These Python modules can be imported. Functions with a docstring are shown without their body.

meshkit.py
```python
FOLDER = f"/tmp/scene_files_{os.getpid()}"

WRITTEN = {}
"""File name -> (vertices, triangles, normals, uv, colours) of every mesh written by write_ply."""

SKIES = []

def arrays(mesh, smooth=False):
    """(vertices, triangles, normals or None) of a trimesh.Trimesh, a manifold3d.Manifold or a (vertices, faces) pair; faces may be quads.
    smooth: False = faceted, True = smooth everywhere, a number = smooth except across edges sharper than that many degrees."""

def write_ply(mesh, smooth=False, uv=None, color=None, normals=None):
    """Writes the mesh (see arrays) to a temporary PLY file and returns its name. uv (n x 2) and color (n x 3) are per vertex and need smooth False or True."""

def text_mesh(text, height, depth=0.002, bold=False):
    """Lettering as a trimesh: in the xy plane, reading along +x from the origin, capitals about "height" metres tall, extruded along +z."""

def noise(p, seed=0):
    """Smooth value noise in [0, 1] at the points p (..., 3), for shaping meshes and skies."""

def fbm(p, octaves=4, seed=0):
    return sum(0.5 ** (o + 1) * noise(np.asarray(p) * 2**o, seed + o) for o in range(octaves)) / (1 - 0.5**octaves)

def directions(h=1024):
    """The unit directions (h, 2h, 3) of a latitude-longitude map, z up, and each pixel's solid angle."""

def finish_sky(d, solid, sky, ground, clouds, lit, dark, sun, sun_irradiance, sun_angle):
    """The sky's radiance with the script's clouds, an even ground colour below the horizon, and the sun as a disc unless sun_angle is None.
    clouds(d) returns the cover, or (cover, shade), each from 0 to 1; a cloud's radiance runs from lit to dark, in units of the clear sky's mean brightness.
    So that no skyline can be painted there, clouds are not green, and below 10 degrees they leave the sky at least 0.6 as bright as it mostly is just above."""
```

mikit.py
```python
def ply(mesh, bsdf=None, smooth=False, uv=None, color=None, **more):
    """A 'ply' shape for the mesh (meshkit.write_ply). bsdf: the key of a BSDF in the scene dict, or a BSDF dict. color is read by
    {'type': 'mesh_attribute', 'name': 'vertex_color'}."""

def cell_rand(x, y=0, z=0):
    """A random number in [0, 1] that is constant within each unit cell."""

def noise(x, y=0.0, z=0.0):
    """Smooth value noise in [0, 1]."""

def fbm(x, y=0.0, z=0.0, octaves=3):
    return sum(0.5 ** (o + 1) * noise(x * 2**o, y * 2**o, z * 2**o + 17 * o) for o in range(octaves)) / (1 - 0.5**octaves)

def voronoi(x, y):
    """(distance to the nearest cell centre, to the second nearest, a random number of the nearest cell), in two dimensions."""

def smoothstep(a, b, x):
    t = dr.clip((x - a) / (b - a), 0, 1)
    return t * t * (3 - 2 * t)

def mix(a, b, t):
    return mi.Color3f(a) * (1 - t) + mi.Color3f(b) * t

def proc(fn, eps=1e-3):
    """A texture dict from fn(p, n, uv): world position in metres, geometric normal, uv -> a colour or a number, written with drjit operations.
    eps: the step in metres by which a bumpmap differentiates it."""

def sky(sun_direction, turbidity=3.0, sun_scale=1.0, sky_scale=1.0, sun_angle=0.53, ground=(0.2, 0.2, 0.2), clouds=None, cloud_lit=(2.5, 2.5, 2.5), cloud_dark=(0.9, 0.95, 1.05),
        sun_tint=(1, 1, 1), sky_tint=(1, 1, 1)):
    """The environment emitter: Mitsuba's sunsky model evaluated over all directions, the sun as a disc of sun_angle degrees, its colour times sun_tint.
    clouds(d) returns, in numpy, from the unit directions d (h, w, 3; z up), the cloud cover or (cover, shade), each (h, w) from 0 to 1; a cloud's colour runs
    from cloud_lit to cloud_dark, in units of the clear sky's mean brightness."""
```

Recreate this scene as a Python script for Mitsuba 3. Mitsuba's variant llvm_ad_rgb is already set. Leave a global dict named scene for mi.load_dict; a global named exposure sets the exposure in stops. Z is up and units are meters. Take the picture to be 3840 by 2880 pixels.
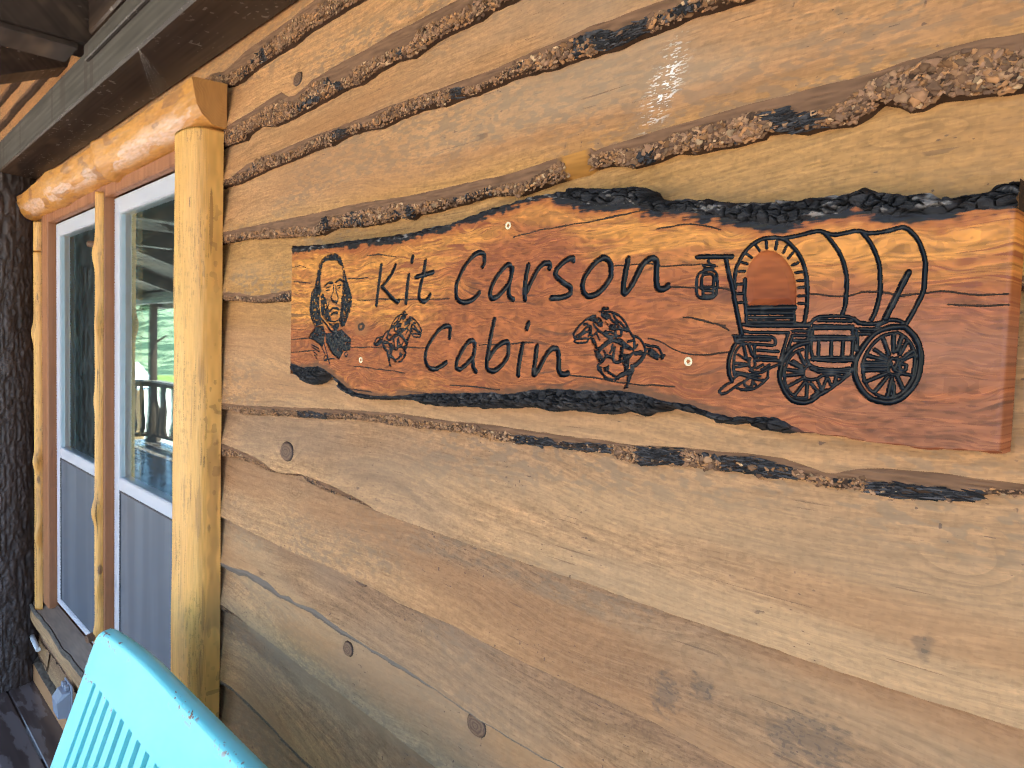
import json, math, random
import numpy as np, trimesh, drjit as dr, mitsuba as mi, mikit, shapely
from mikit import proc, noise, fbm, smoothstep, mix, cell_rand, voronoi
import meshkit
# x runs along the cabin wall (to the right), y into the wall (its sheathing is y = 0), z up; metres
T = mi.ScalarTransform4f
scene, labels = {}, {}
# ------------------------------------------------------------------ camera, sky, exposure
EYE = np.array([0.0, -0.8, 1.6])
YAW, PITCH, ROLL = math.radians(45.842), math.radians(2.97), 0.03
fwd = np.array([-math.sin(YAW) * math.cos(PITCH), math.cos(YAW) * math.cos(PITCH), -math.sin(PITCH)])
rgt = np.cross(fwd, [0, 0, 1]); rgt /= np.linalg.norm(rgt)
upv = np.cross(rgt, fwd) * math.cos(ROLL) - rgt * math.sin(ROLL)
scene['camera'] = {'type': 'perspective', 'fov': 71.58, 'fov_axis': 'x', 'near_clip': 0.02, 'far_clip': 2000.0,
                   'to_world': T().look_at(origin=EYE.tolist(), target=(EYE + fwd).tolist(), up=upv.tolist())}
scene['sky'] = mikit.sky([0.25, -0.28, 0.93], turbidity=3, ground=(0.32, 0.29, 0.25))
exposure = 4.0

# ------------------------------------------------------------------ helpers
RNG = np.random.default_rng(7)
FLOOR = -0.18
def key(name, parent=None):
    k = f'{parent}__{name}' if parent else name
    if k not in scene and k not in labels and not any(s.startswith(k + '__') for s in scene):
        return k
    n = 1
    while f'{k}_{n:03d}' in scene or f'{k}_{n:03d}' in labels or any(s.startswith(f'{k}_{n:03d}__') for s in scene):
        n += 1
    return f'{k}_{n:03d}'
def obj(name, mesh, mat, parent=None, smooth=False, **kw):
    k = key(name, parent); scene[k] = mikit.ply(mesh, mat, smooth=smooth, **kw); return k
def thing(name, label, cat, group=None):
    k = key(name); labels[k] = {'label': label, 'category': cat}
    if group: labels[k]['group'] = group
    return k
def grid_faces(n, m):
    i, j = np.meshgrid(np.arange(n - 1), np.arange(m - 1), indexing='ij')
    a = i * m + j
    return np.stack([a, a + m, a + m + 1, a + 1], -1).reshape(-1, 4)
def tri(q): return np.vstack([q[:, [0, 1, 2]], q[:, [0, 2, 3]]])
def surf(P, flip=False):
    n, m = P.shape[:2]; f = tri(grid_faces(n, m))
    return P.reshape(-1, 3), (f[:, ::-1] if flip else f)
def join(*parts):
    V, Fc, o = [], [], 0
    for v, f in parts:
        V.append(v); Fc.append(f + o); o += len(v)
    return np.vstack(V), np.vstack(Fc)
def box(x0, x1, y0, y1, z0, z1, bev=0.004):
    """a chamfered box"""
    c, h = np.array([(x0 + x1) / 2, (y0 + y1) / 2, (z0 + z1) / 2]), np.array([x1 - x0, y1 - y0, z1 - z0]) / 2
    b = min(bev, *(h * 0.45))
    pts = [c + np.array([sx, sy, sz]) * (h - b * (1 - np.eye(3)[a])) for sx in (-1, 1) for sy in (-1, 1) for sz in (-1, 1) for a in range(3)]
    m = trimesh.convex.convex_hull(np.array(pts)); return np.array(m.vertices), np.array(m.faces)
def tube(pts, radii, sides=8, caps=True, rough=0.0, freq=14.0, seed=0):
    p = np.asarray(pts, float); n = len(p); r = np.broadcast_to(np.asarray(radii, float), (n,))
    t = np.gradient(p, axis=0); t /= np.linalg.norm(t, axis=1, keepdims=True) + 1e-12
    ref = np.array([0, 0, 1.0]) if abs(t[0, 2]) < 0.8 else np.array([1.0, 0, 0])
    a = np.cross(t, ref); a /= np.linalg.norm(a, axis=1, keepdims=True); b = np.cross(t, a)
    th = np.arange(sides) * 2 * np.pi / sides
    d = np.cos(th)[None, :, None] * a[:, None] + np.sin(th)[None, :, None] * b[:, None]
    P = p[:, None] + r[:, None, None] * d
    if rough: P = P + d * (rough * (meshkit.fbm(P * freq, 3, seed) - 0.5))[..., None]
    v = P.reshape(-1, 3); i, j = np.meshgrid(np.arange(n - 1), np.arange(sides), indexing='ij')
    q = np.stack([i * sides + j, i * sides + (j + 1) % sides, (i + 1) * sides + (j + 1) % sides, (i + 1) * sides + j], -1).reshape(-1, 4)
    f = tri(q)
    if caps:
        v = np.vstack([v, p[:1], p[-1:]]); k = np.arange(sides); e = (n - 1) * sides
        f = np.vstack([f, np.stack([(k + 1) % sides, k, k * 0 + n * sides], 1), np.stack([e + k, e + (k + 1) % sides, k * 0 + n * sides + 1], 1)])
    return v, f[:, ::-1]
def curve(pts, x):
    p = np.array(pts); o = np.argsort(p[:, 0]); p = p[o]
    _, u = np.unique(p[:, 0], return_index=True); p = p[u]
    return np.interp(x, p[:, 0], p[:, 1])
def rows(P): return np.asarray(P, float)
def bsdf(name, d): scene[name] = {'type': 'twosided', 'b': d} if d['type'] not in ('dielectric', 'thindielectric', 'twosided') else d
def pbr(color, rough=0.6, spec=0.4, bump=None, bscale=1.0, eps=1e-3, **kw):
    d = {'type': 'principled', 'base_color': color if isinstance(color, dict) else {'type': 'rgb', 'value': list(color)}, 'roughness': rough if isinstance(rough, dict) else float(rough), 'specular': float(spec), **kw}
    if bump: d = {'type': 'bumpmap', 'tex': proc(bump, eps), 'scale': float(bscale), 'b': d}
    return d
# traced curves of the board edges, the sign outline and its carving, metres in the wall plane (x, z)
DATA = (
    '{"boards":{"E1":[[[-1.9909,2.3169],[-1.9179,2.3033],[-1.8831,2.306],[-1.7842,2.3205],[-1.6923,2.3211],[-1.6209,2.3236],[-1.5363,2.3267],[-1.438,2.3329]],[[-1.9901,2.2831],[-1.9053,'
    '2.2652],[-1.837,2.2625],[-1.7777,2.2724],[-1.6716,2.2772],[-1.5697,2.2763],[-1.4765,2.2853],[-1.4055,2.2851],[-1.2902,2.2855]]],"E2":[[[-1.8855,2.1584],[-1.7697,2.1619],[-1.6591,2.'
    '1704],[-1.5892,2.1733],[-1.553,2.1548],[-1.5225,2.1498],[-1.4485,2.1638],[-1.3717,2.1694],[-1.314,2.171],[-1.2268,2.1723],[-1.1469,2.1769],[-1.0786,2.1763],[-0.9706,2.1769],[-0.951'
    '5,2.1767]],[[-1.8961,2.1138],[-1.8113,2.1074],[-1.7899,2.1191],[-1.7273,2.1268],[-1.6479,2.1109],[-1.5649,2.1106],[-1.4961,2.1142],[-1.4312,2.1175],[-1.3266,2.1233],[-1.271,2.119],'
    '[-1.2061,2.1291],[-1.1393,2.1319],[-1.0933,2.1245],[-1.0239,2.1353],[-0.9936,2.1373],[-0.9594,2.1363],[-0.9083,2.1356],[-0.8821,2.1432],[-0.8397,2.1409]]],"E3":[[[-1.8766,2.0194],['
    '-1.7666,2.0389],[-1.6365,2.0411],[-1.494,2.0444],[-1.3676,2.0436],[-1.2222,2.0431],[-1.154,2.0456],[-1.0735,2.0425],[-0.9555,2.0413],[-0.8865,2.0391],[-0.8191,2.0401],[-0.7572,2.04'
    '37],[-0.6864,2.0443],[-0.6252,2.0451],[-0.6651,2.0473],[-0.5971,2.0451],[-0.5384,2.0441]],[[-1.882,2.0062],[-1.8421,2.0051],[-1.7041,2.0136],[-1.5446,2.0172],[-1.4602,2.0206],[-1.3'
    '818,2.0181],[-1.3233,2.0258],[-1.2345,2.023],[-1.1896,2.0158],[-1.1294,2.0221],[-1.0728,2.0231],[-0.9938,2.0169],[-0.9546,2.0187],[-0.9125,2.0164],[-0.8346,2.0206],[-0.7943,2.0188]'
    ',[-0.7376,2.0149],[-0.6851,2.0152],[-0.6236,2.0114],[-0.6636,2.0132],[-0.5956,2.014],[-0.5549,2.0148],[-0.5112,2.0187],[-0.4727,2.0173],[-0.4466,2.0147]]],"E4":[[[-1.8677,1.8826],['
    '-1.6906,1.8809],[-1.5318,1.879],[-1.4237,1.877],[-1.3042,1.8781],[-1.1845,1.8741],[-1.0669,1.8691],[-0.973,1.8691],[-0.8928,1.8697],[-0.8281,1.8687],[-0.7685,1.8719],[-0.7205,1.876'
    '],[-0.6856,1.8778],[-0.6492,1.8802],[-0.643,1.8739],[-0.6257,1.8762],[-0.5701,1.8803],[-0.5218,1.8834],[-0.4715,1.8852],[-0.4301,1.8868],[-0.3961,1.8872],[-0.3596,1.8875],[-0.3297,'
    '1.8889],[-0.28,1.8888],[-0.2597,1.8914],[-0.235,1.8935],[-0.2082,1.8955],[-0.1859,1.8955],[-0.1539,1.8925]],[[-1.8613,1.8562],[-1.8274,1.8579],[-1.6216,1.8441],[-1.5306,1.8401],[-1'
    '.4223,1.8321],[-1.3536,1.8427],[-1.2612,1.8335],[-1.1706,1.8329],[-1.1226,1.838],[-1.0877,1.8292],[-1.0657,1.8366],[-1.0121,1.8352],[-0.9817,1.8394],[-0.9426,1.8393],[-0.8918,1.844'
    '7],[-0.8438,1.8428],[-0.8023,1.8373],[-0.7484,1.8434],[-0.7016,1.8484],[-0.6675,1.8496],[-0.648,1.8553],[-0.6563,1.8544],[-0.6111,1.8525],[-0.5877,1.8461],[-0.5469,1.8484],[-0.5204'
    ',1.8537],[-0.4972,1.8485],[-0.4591,1.8489],[-0.4434,1.8472],[-0.4037,1.8489],[-0.3992,1.8536],[-0.3712,1.8514],[-0.353,1.8447],[-0.3317,1.8478],[-0.3069,1.8459],[-0.2875,1.8509],[-'
    '0.2747,1.861],[-0.2614,1.8561],[-0.2501,1.8468],[-0.2394,1.8474],[-0.2258,1.8519],[-0.1992,1.8495],[-0.1513,1.8463]]],"E5":[[[-1.9133,1.7234],[-1.7998,1.7175],[-1.7104,1.7059],[-1.'
    '5819,1.7126],[-1.5368,1.7147],[-0.1486,1.679],[-0.142,1.6779]],[[-1.9076,1.7026],[-1.8372,1.6987],[-1.71,1.6902],[-1.5813,1.6915],[-1.5323,1.6951],[-0.1479,1.6664],[-0.1413,1.6661]'
    ']],"E6":[[[-1.9105,1.4256],[-1.7409,1.4328],[-1.5191,1.4464],[-1.3791,1.4559],[-1.2349,1.4635],[-1.1089,1.4698],[-1.0244,1.4707],[-0.9229,1.4707],[-0.8541,1.4744],[-0.7706,1.4742],'
    '[-0.7135,1.4748],[-0.6605,1.474],[-0.6389,1.4754],[-0.5572,1.4754],[-0.5081,1.48],[-0.4516,1.4821],[-0.3901,1.4852],[-0.3569,1.485],[-0.3298,1.4799],[-0.3081,1.4755],[-0.2957,1.476'
    '9],[-0.2759,1.4834],[-0.2492,1.4883],[-0.2237,1.49],[-0.1878,1.4914],[-0.1636,1.4905],[-0.1316,1.491]],[[-1.9101,1.407],[-1.7725,1.4071],[-1.6584,1.4151],[-1.5451,1.4232],[-1.4097,'
    '1.4296],[-1.3037,1.4395],[-1.1691,1.4451],[-1.079,1.4455],[-0.997,1.449],[-0.9221,1.4523],[-0.8313,1.449],[-0.7695,1.4491],[-0.7126,1.4533],[-0.6595,1.4528],[-0.6379,1.4545],[-0.60'
    '27,1.4549],[-0.569,1.45],[-0.5432,1.4483],[-0.5069,1.4548],[-0.478,1.4564],[-0.4396,1.4571],[-0.4036,1.4601],[-0.3743,1.4576],[-0.3398,1.4608],[-0.3114,1.4578],[-0.2866,1.4593],[-0'
    '.2728,1.462],[-0.2627,1.4555],[-0.2292,1.4584],[-0.203,1.4611],[-0.175,1.4662],[-0.1627,1.474],[-0.1474,1.4757],[-0.1309,1.4795]]],"E7":[[[-1.9142,1.3173],[-1.8145,1.3134],[-1.7062'
    ',1.3064],[-1.6453,1.2968],[-1.5967,1.2862],[-1.5504,1.2896],[-1.48,1.2985],[-1.4298,1.2987],[-1.3433,1.2964],[-1.2844,1.2907],[-1.2287,1.2854],[-1.1888,1.2798],[-1.1693,1.2737],[-1'
    '.1016,1.2715],[-0.99,1.2705],[-0.8544,1.2687],[-0.723,1.2695],[-0.6294,1.2699],[-0.4687,1.267],[-0.3645,1.2671],[-0.2765,1.2662],[-0.2011,1.2673],[-0.1515,1.2695],[-0.1193,1.2706]]'
    ',[[-1.9134,1.2814],[-1.8482,1.2876],[-1.7371,1.2839],[-1.6548,1.2798],[-1.5966,1.2819],[-1.5233,1.2886],[-1.4713,1.2923],[-1.4375,1.2813],[-1.3733,1.2758],[-1.2983,1.277],[-1.2283,'
    '1.2744],[-1.182,1.2713],[-1.166,1.2714],[-1.1015,1.2687],[-0.9899,1.2679],[-0.8543,1.2663],[-0.7229,1.2673],[-0.6293,1.2679],[-0.4686,1.2652],[-0.3645,1.2655],[-0.2764,1.2647],[-0.'
    '2011,1.266],[-0.1514,1.2682],[-0.1193,1.2694]]],"E8":[[[-1.9098,1.1151],[-1.7329,1.1134],[-1.5005,1.1114],[-1.3528,1.118],[-1.2503,1.1167],[-1.1574,1.1191],[-1.08,1.1123],[-0.9206,'
    '1.1193],[-0.7782,1.1143],[-0.6914,1.1156],[-0.6224,1.1165],[-0.5371,1.119],[-0.4669,1.1138],[-0.4224,1.1106],[-0.3936,1.1092]],[[-1.9097,1.1115],[-1.7328,1.11],[-1.5004,1.1083],[-1'
    '.3527,1.1151],[-1.2502,1.114],[-1.1573,1.1165],[-1.0799,1.1097],[-0.9205,1.117],[-0.7781,1.1122],[-0.6913,1.1136],[-0.6223,1.1146],[-0.537,1.1172],[-0.4669,1.1121],[-0.4223,1.1089]'
    ',[-0.3935,1.1076]]],"E9":[[[-1.9071,0.9896],[-1.8184,0.9966],[-1.741,1.0088],[-1.6278,1.0103],[-1.5151,1.0056],[-1.3965,1.01],[-1.5573,0.9967],[-1.4902,0.9994],[-1.4268,1.0058],[-1'
    '.3237,1.0025],[-1.2556,0.9984],[-1.1795,0.9951],[-1.1205,0.998],[-1.0487,0.9968],[-0.9624,0.9907],[-0.8882,0.9863],[-0.8449,0.9834],[-0.7881,0.9844],[-0.7206,0.9838],[-0.6588,0.987'
    '5]],[[-1.9105,0.9788],[-1.7953,0.9803],[-1.7441,0.9913],[-1.6849,0.9872],[-1.5745,0.9858],[-1.4899,0.9916],[-1.4264,0.9924],[-1.3662,0.9896],[-1.2819,0.9864],[-1.2166,0.9898],[-1.1'
    '317,0.9875],[-1.0863,0.9867],[-1.0431,0.9876],[-0.9574,0.9879],[-0.8881,0.9828],[-0.8448,0.9805],[-0.788,0.9817],[-0.7205,0.9812],[-0.6586,0.985]]],"E10":[[[-1.9083,0.874],[-1.8248'
    ',0.8751],[-1.721,0.8685],[-1.5711,0.8655],[-1.4222,0.8567],[-1.2777,0.8613],[-1.187,0.8577],[-1.0926,0.8558],[-0.9864,0.8506],[-0.9568,0.8507]],[[-1.9078,0.8553],[-1.8245,0.8638],['
    '-1.7208,0.862],[-1.571,0.8622],[-1.4221,0.8537],[-1.2776,0.8585],[-1.1869,0.855],[-1.0925,0.8532],[-0.9863,0.8481],[-0.9567,0.8482]]],"E11":[[[-1.9037,0.6632],[-1.8418,0.6696],[-1.'
    '7361,0.6689],[-1.6105,0.6626],[-1.5303,0.6545],[-1.4474,0.6505],[-1.3928,0.6505]],[[-1.9034,0.6514],[-1.8198,0.6617],[-1.7358,0.6556],[-1.6102,0.6521],[-1.5301,0.6443],[-1.4632,0.6'
    '394],[-1.4155,0.6362]]]},"sign":{"top_out":[[-1.4532,1.806],[-1.3403,1.8009],[-1.2502,1.8],[-1.1782,1.798],[-1.1214,1.7977],[-1.0631,1.7959],[-1.0174,1.7956],[-0.9574,1.8],[-0.8975'
    ',1.8012],[-0.8493,1.8079],[-0.7904,1.8148],[-0.7609,1.8167],[-0.779,1.8156],[-0.7469,1.8187],[-0.7011,1.8209],[-0.6722,1.8215],[-0.6472,1.8219],[-0.5985,1.815],[-0.5717,1.8127],[-0'
    '.5467,1.808],[-0.5314,1.8022],[-0.526,1.793],[-0.519,1.7885],[-0.4989,1.7859],[-0.466,1.784],[-0.4346,1.7765],[-0.3954,1.7704],[-0.3723,1.7696],[-0.3394,1.7675],[-0.3126,1.767],[-0'
    '.2929,1.7673],[-0.2779,1.7706],[-0.2684,1.7678],[-0.2627,1.7622],[-0.2447,1.7598],[-0.2411,1.7574],[-0.2274,1.7584],[-0.2174,1.7579],[-0.2056,1.7509],[-0.1945,1.7512],[-0.1851,1.75'
    '12],[-0.1701,1.7523],[-0.1615,1.757],[-0.1516,1.7594],[-0.1445,1.7587],[-0.1422,1.7559]],"top_in":[[-1.4529,1.7945],[-1.3399,1.789],[-1.2908,1.7883],[-1.2271,1.7877],[-1.162,1.7872'
    '],[-1.0913,1.7835],[-0.9995,1.7874],[-0.9571,1.7911],[-0.9166,1.7921],[-0.8599,1.8008],[-0.807,1.8076],[-0.7736,1.8093],[-0.7417,1.8121],[-0.7466,1.8116],[-0.7008,1.8123],[-0.6745,'
    '1.8085],[-0.649,1.8026],[-0.6244,1.7944],[-0.5982,1.7882],[-0.5781,1.7868],[-0.5538,1.7857],[-0.5301,1.7772],[-0.5073,1.7699],[-0.4899,1.7707],[-0.4645,1.765],[-0.4341,1.7572],[-0.'
    '4147,1.7525],[-0.394,1.7453],[-0.4251,1.7551],[-0.386,1.7451],[-0.3614,1.7397],[-0.3324,1.7377],[-0.3179,1.7425],[-0.3,1.7432],[-0.288,1.7453],[-0.2763,1.7483],[-0.2626,1.7407],[-0'
    '.2464,1.7372],[-0.2232,1.7346],[-0.2012,1.733],[-0.1802,1.7337],[-0.1602,1.7337],[-0.1423,1.7323]],"bottom_out":[[-1.4667,1.5385],[-1.4521,1.5257],[-1.434,1.51],[-1.3962,1.5056],[-'
    '1.3632,1.5107],[-1.3317,1.5284],[-1.3008,1.5362],[-1.2823,1.5278],[-1.261,1.5136],[-1.2459,1.4993],[-1.217,1.4923],[-1.1729,1.4905],[-1.1055,1.4961],[-1.0568,1.4988],[-1.0062,1.502'
    '1],[-0.997,1.4948],[-0.9623,1.4955],[-0.9049,1.4996],[-0.8475,1.5006],[-0.7942,1.5051],[-0.7607,1.5102],[-0.7285,1.5112],[-0.7658,1.5086],[-0.7334,1.5102],[-0.6873,1.5097],[-0.6499'
    ',1.514],[-0.6115,1.5131],[-0.5779,1.5151],[-0.5533,1.5203],[-0.5316,1.5164],[-0.5225,1.521],[-0.5088,1.5232],[-0.4957,1.5291],[-0.4739,1.529],[-0.4527,1.5254],[-0.4323,1.521],[-0.4'
    '125,1.5177],[-0.3974,1.5192],[-0.3829,1.5241],[-0.3752,1.5159],[-0.364,1.5152],[-0.3401,1.5158],[-0.3118,1.5189],[-0.2847,1.5183],[-0.2589,1.5151],[-0.2346,1.5154],[-0.2039,1.515],'
    '[-0.1753,1.517],[-0.1483,1.5178],[-0.1452,1.5193]],"bottom_in":[[-1.4635,1.552],[-1.4317,1.5482],[-1.3974,1.543],[-1.3643,1.546],[-1.3323,1.5489],[-1.3072,1.5437],[-1.2705,1.5314],'
    '[-1.2408,1.5208],[-1.2177,1.5102],[-1.1842,1.5035],[-1.1209,1.502],[-1.0524,1.5068],[-1.0111,1.5124],[-0.9464,1.5194],[-0.8672,1.5242],[-0.7952,1.5296],[-0.7234,1.5366],[-0.7667,1.'
    '5292],[-0.719,1.5391],[-0.6741,1.5431],[-0.6318,1.5447],[-0.592,1.5452],[-0.5669,1.5489],[-0.5425,1.5475],[-0.5191,1.5462],[-0.4962,1.5403],[-0.4787,1.5397],[-0.4534,1.538],[-0.422'
    '9,1.5317],[-0.3979,1.5287],[-0.3832,1.5309],[-0.3731,1.5308],[-0.3609,1.5329],[-0.3449,1.5325],[-0.329,1.5255],[-0.3137,1.5211],[-0.2848,1.5206],[-0.2508,1.5186],[-0.2041,1.5186],['
    '-0.1755,1.5202],[-0.1453,1.5216]]},"strokes":{"letter_a1":[["s",3.4,[[-1.1073,1.7427],[-1.1134,1.7107],[-1.1218,1.6699]]],["s",3.4,[[-1.0632,1.74],[-1.0711,1.7275],[-1.0871,1.7149]'
    ',[-1.1046,1.7035]]],["s",3.4,[[-1.1034,1.7021],[-1.0862,1.6907],[-1.0693,1.6801],[-1.0552,1.6738]]],["s",3.4,[[-1.0564,1.6738],[-1.0512,1.6763]]]],"letter_a2":[["s",3.4,[[-1.0221,1'
    '.7203],[-1.0267,1.6939],[-1.0285,1.6718]]],["s",3.4,[[-1.0119,1.751],[-1.0125,1.7487]]],["s",3.4,[[-1.0129,1.7487],[-1.0142,1.7424]]]],"letter_a3":[["s",3.4,[[-0.9752,1.7411],[-0.9'
    '812,1.7175],[-0.9897,1.6925],[-0.9918,1.6811],[-0.9869,1.6746],[-0.9773,1.6729],[-0.9661,1.6779],[-0.9601,1.684]]],["s",3.4,[[-1.0013,1.7154],[-0.9885,1.7169],[-0.976,1.7185],[-0.9'
    '534,1.7211]]]],"letter_a4":[["s",3.4,[[-0.8295,1.7235],[-0.8255,1.7301],[-0.825,1.7381],[-0.8304,1.7433],[-0.8392,1.7449],[-0.8532,1.7407],[-0.869,1.7294],[-0.8831,1.7125],[-0.8917'
    ',1.6938],[-0.8911,1.6794],[-0.8833,1.6714],[-0.872,1.6687],[-0.8557,1.6712],[-0.8417,1.6779],[-0.8357,1.6829]]]],"letter_a5":[["s",3.4,[[-0.7677,1.7209],[-0.7742,1.7222],[-0.7853,1'
    '.7158],[-0.7997,1.7026],[-0.8076,1.6904],[-0.8105,1.6792],[-0.8068,1.6728],[-0.7985,1.6743],[-0.7839,1.6828],[-0.7729,1.6924],[-0.7661,1.7021],[-0.764,1.7097],[-0.7677,1.7209]]],["'
    's",3.4,[[-0.7619,1.7161],[-0.7647,1.7064],[-0.7688,1.6911],[-0.7692,1.6801],[-0.7648,1.6727],[-0.7592,1.6709]]]],"letter_a6":[["s",3.4,[[-0.7298,1.7196],[-0.7339,1.702],[-0.7356,1.'
    '6849],[-0.7345,1.6698]]],["s",3.4,[[-0.7314,1.6813],[-0.7276,1.688],[-0.7194,1.7013],[-0.7073,1.7154],[-0.6982,1.7202],[-0.6905,1.7197],[-0.6869,1.7153],[-0.6879,1.7125]]]],"letter'
    '_a7":[["s",3.4,[[-0.6443,1.7202],[-0.6455,1.724],[-0.6548,1.7225],[-0.6663,1.7167],[-0.6749,1.709],[-0.6761,1.7025],[-0.6683,1.6955],[-0.6562,1.6884],[-0.6472,1.6826],[-0.647,1.677'
    '2],[-0.6555,1.6726],[-0.6686,1.6703],[-0.6829,1.6701]]]],"letter_a8":[["s",3.4,[[-0.5937,1.7205],[-0.6029,1.7169],[-0.6146,1.7072],[-0.6237,1.6955],[-0.6261,1.685],[-0.6236,1.6764]'
    ',[-0.6157,1.6708],[-0.6062,1.6721],[-0.5944,1.678],[-0.5842,1.6874],[-0.5782,1.6974],[-0.5786,1.7066],[-0.5822,1.7146],[-0.5884,1.7194],[-0.5937,1.7205]]]],"letter_a9":[["s",3.4,[['
    '-0.5518,1.7166],[-0.5543,1.7032],[-0.5572,1.6862],[-0.5579,1.6741],[-0.5553,1.6725]]],["s",3.4,[[-0.5553,1.6725],[-0.5482,1.6788],[-0.5401,1.6905],[-0.5323,1.7039],[-0.5243,1.7118]'
    ',[-0.5161,1.7146],[-0.5102,1.7118],[-0.5081,1.7054],[-0.5081,1.6938],[-0.5076,1.6831],[-0.5044,1.6762],[-0.4992,1.6755],[-0.4936,1.6777],[-0.4912,1.6797]]]],"letter_b1":[["s",3.4,['
    '[-0.9061,1.6124],[-0.9045,1.6197],[-0.9042,1.627],[-0.9098,1.6315],[-0.9195,1.6309],[-0.9351,1.6241],[-0.9527,1.6094],[-0.9664,1.5915],[-0.9696,1.5775],[-0.9659,1.5675],[-0.9559,1.'
    '56],[-0.9446,1.5592],[-0.9287,1.5639],[-0.918,1.5693],[-0.9128,1.5719]]]],"letter_b2":[["s",3.4,[[-0.8473,1.6078],[-0.8545,1.6077],[-0.8669,1.5995],[-0.8793,1.5851],[-0.8867,1.5716'
    '],[-0.887,1.5644],[-0.8803,1.5616],[-0.8693,1.5665],[-0.855,1.5764],[-0.8447,1.5873],[-0.8424,1.5979],[-0.8445,1.6055],[-0.8491,1.6084]]],["s",3.4,[[-0.8417,1.6032],[-0.8435,1.5932'
    '],[-0.8462,1.5802],[-0.8457,1.5684],[-0.8409,1.561],[-0.8382,1.56]]]],"letter_b3":[["s",3.4,[[-0.7984,1.6415],[-0.8043,1.6216],[-0.81,1.5963],[-0.8136,1.579],[-0.8137,1.5697],[-0.8'
    '095,1.5636],[-0.8001,1.5623],[-0.7885,1.5668],[-0.7758,1.5769],[-0.7666,1.5906],[-0.766,1.6006],[-0.7693,1.6075],[-0.777,1.6069],[-0.79,1.6011],[-0.8014,1.5919],[-0.8086,1.5826]]]]'
    ',"letter_b4":[["s",3.4,[[-0.7364,1.6045],[-0.7403,1.5869],[-0.7434,1.5692],[-0.7437,1.5593]]],["s",3.4,[[-0.7259,1.6361],[-0.7266,1.6334]]],["s",3.4,[[-0.7269,1.6334],[-0.7292,1.62'
    '74]]]],"letter_b5":[["s",3.4,[[-0.707,1.6031],[-0.709,1.5879],[-0.7113,1.5706],[-0.7121,1.5619]]],["s",3.4,[[-0.7109,1.5615],[-0.7037,1.5688],[-0.6954,1.5808],[-0.6844,1.5949],[-0.'
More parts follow.
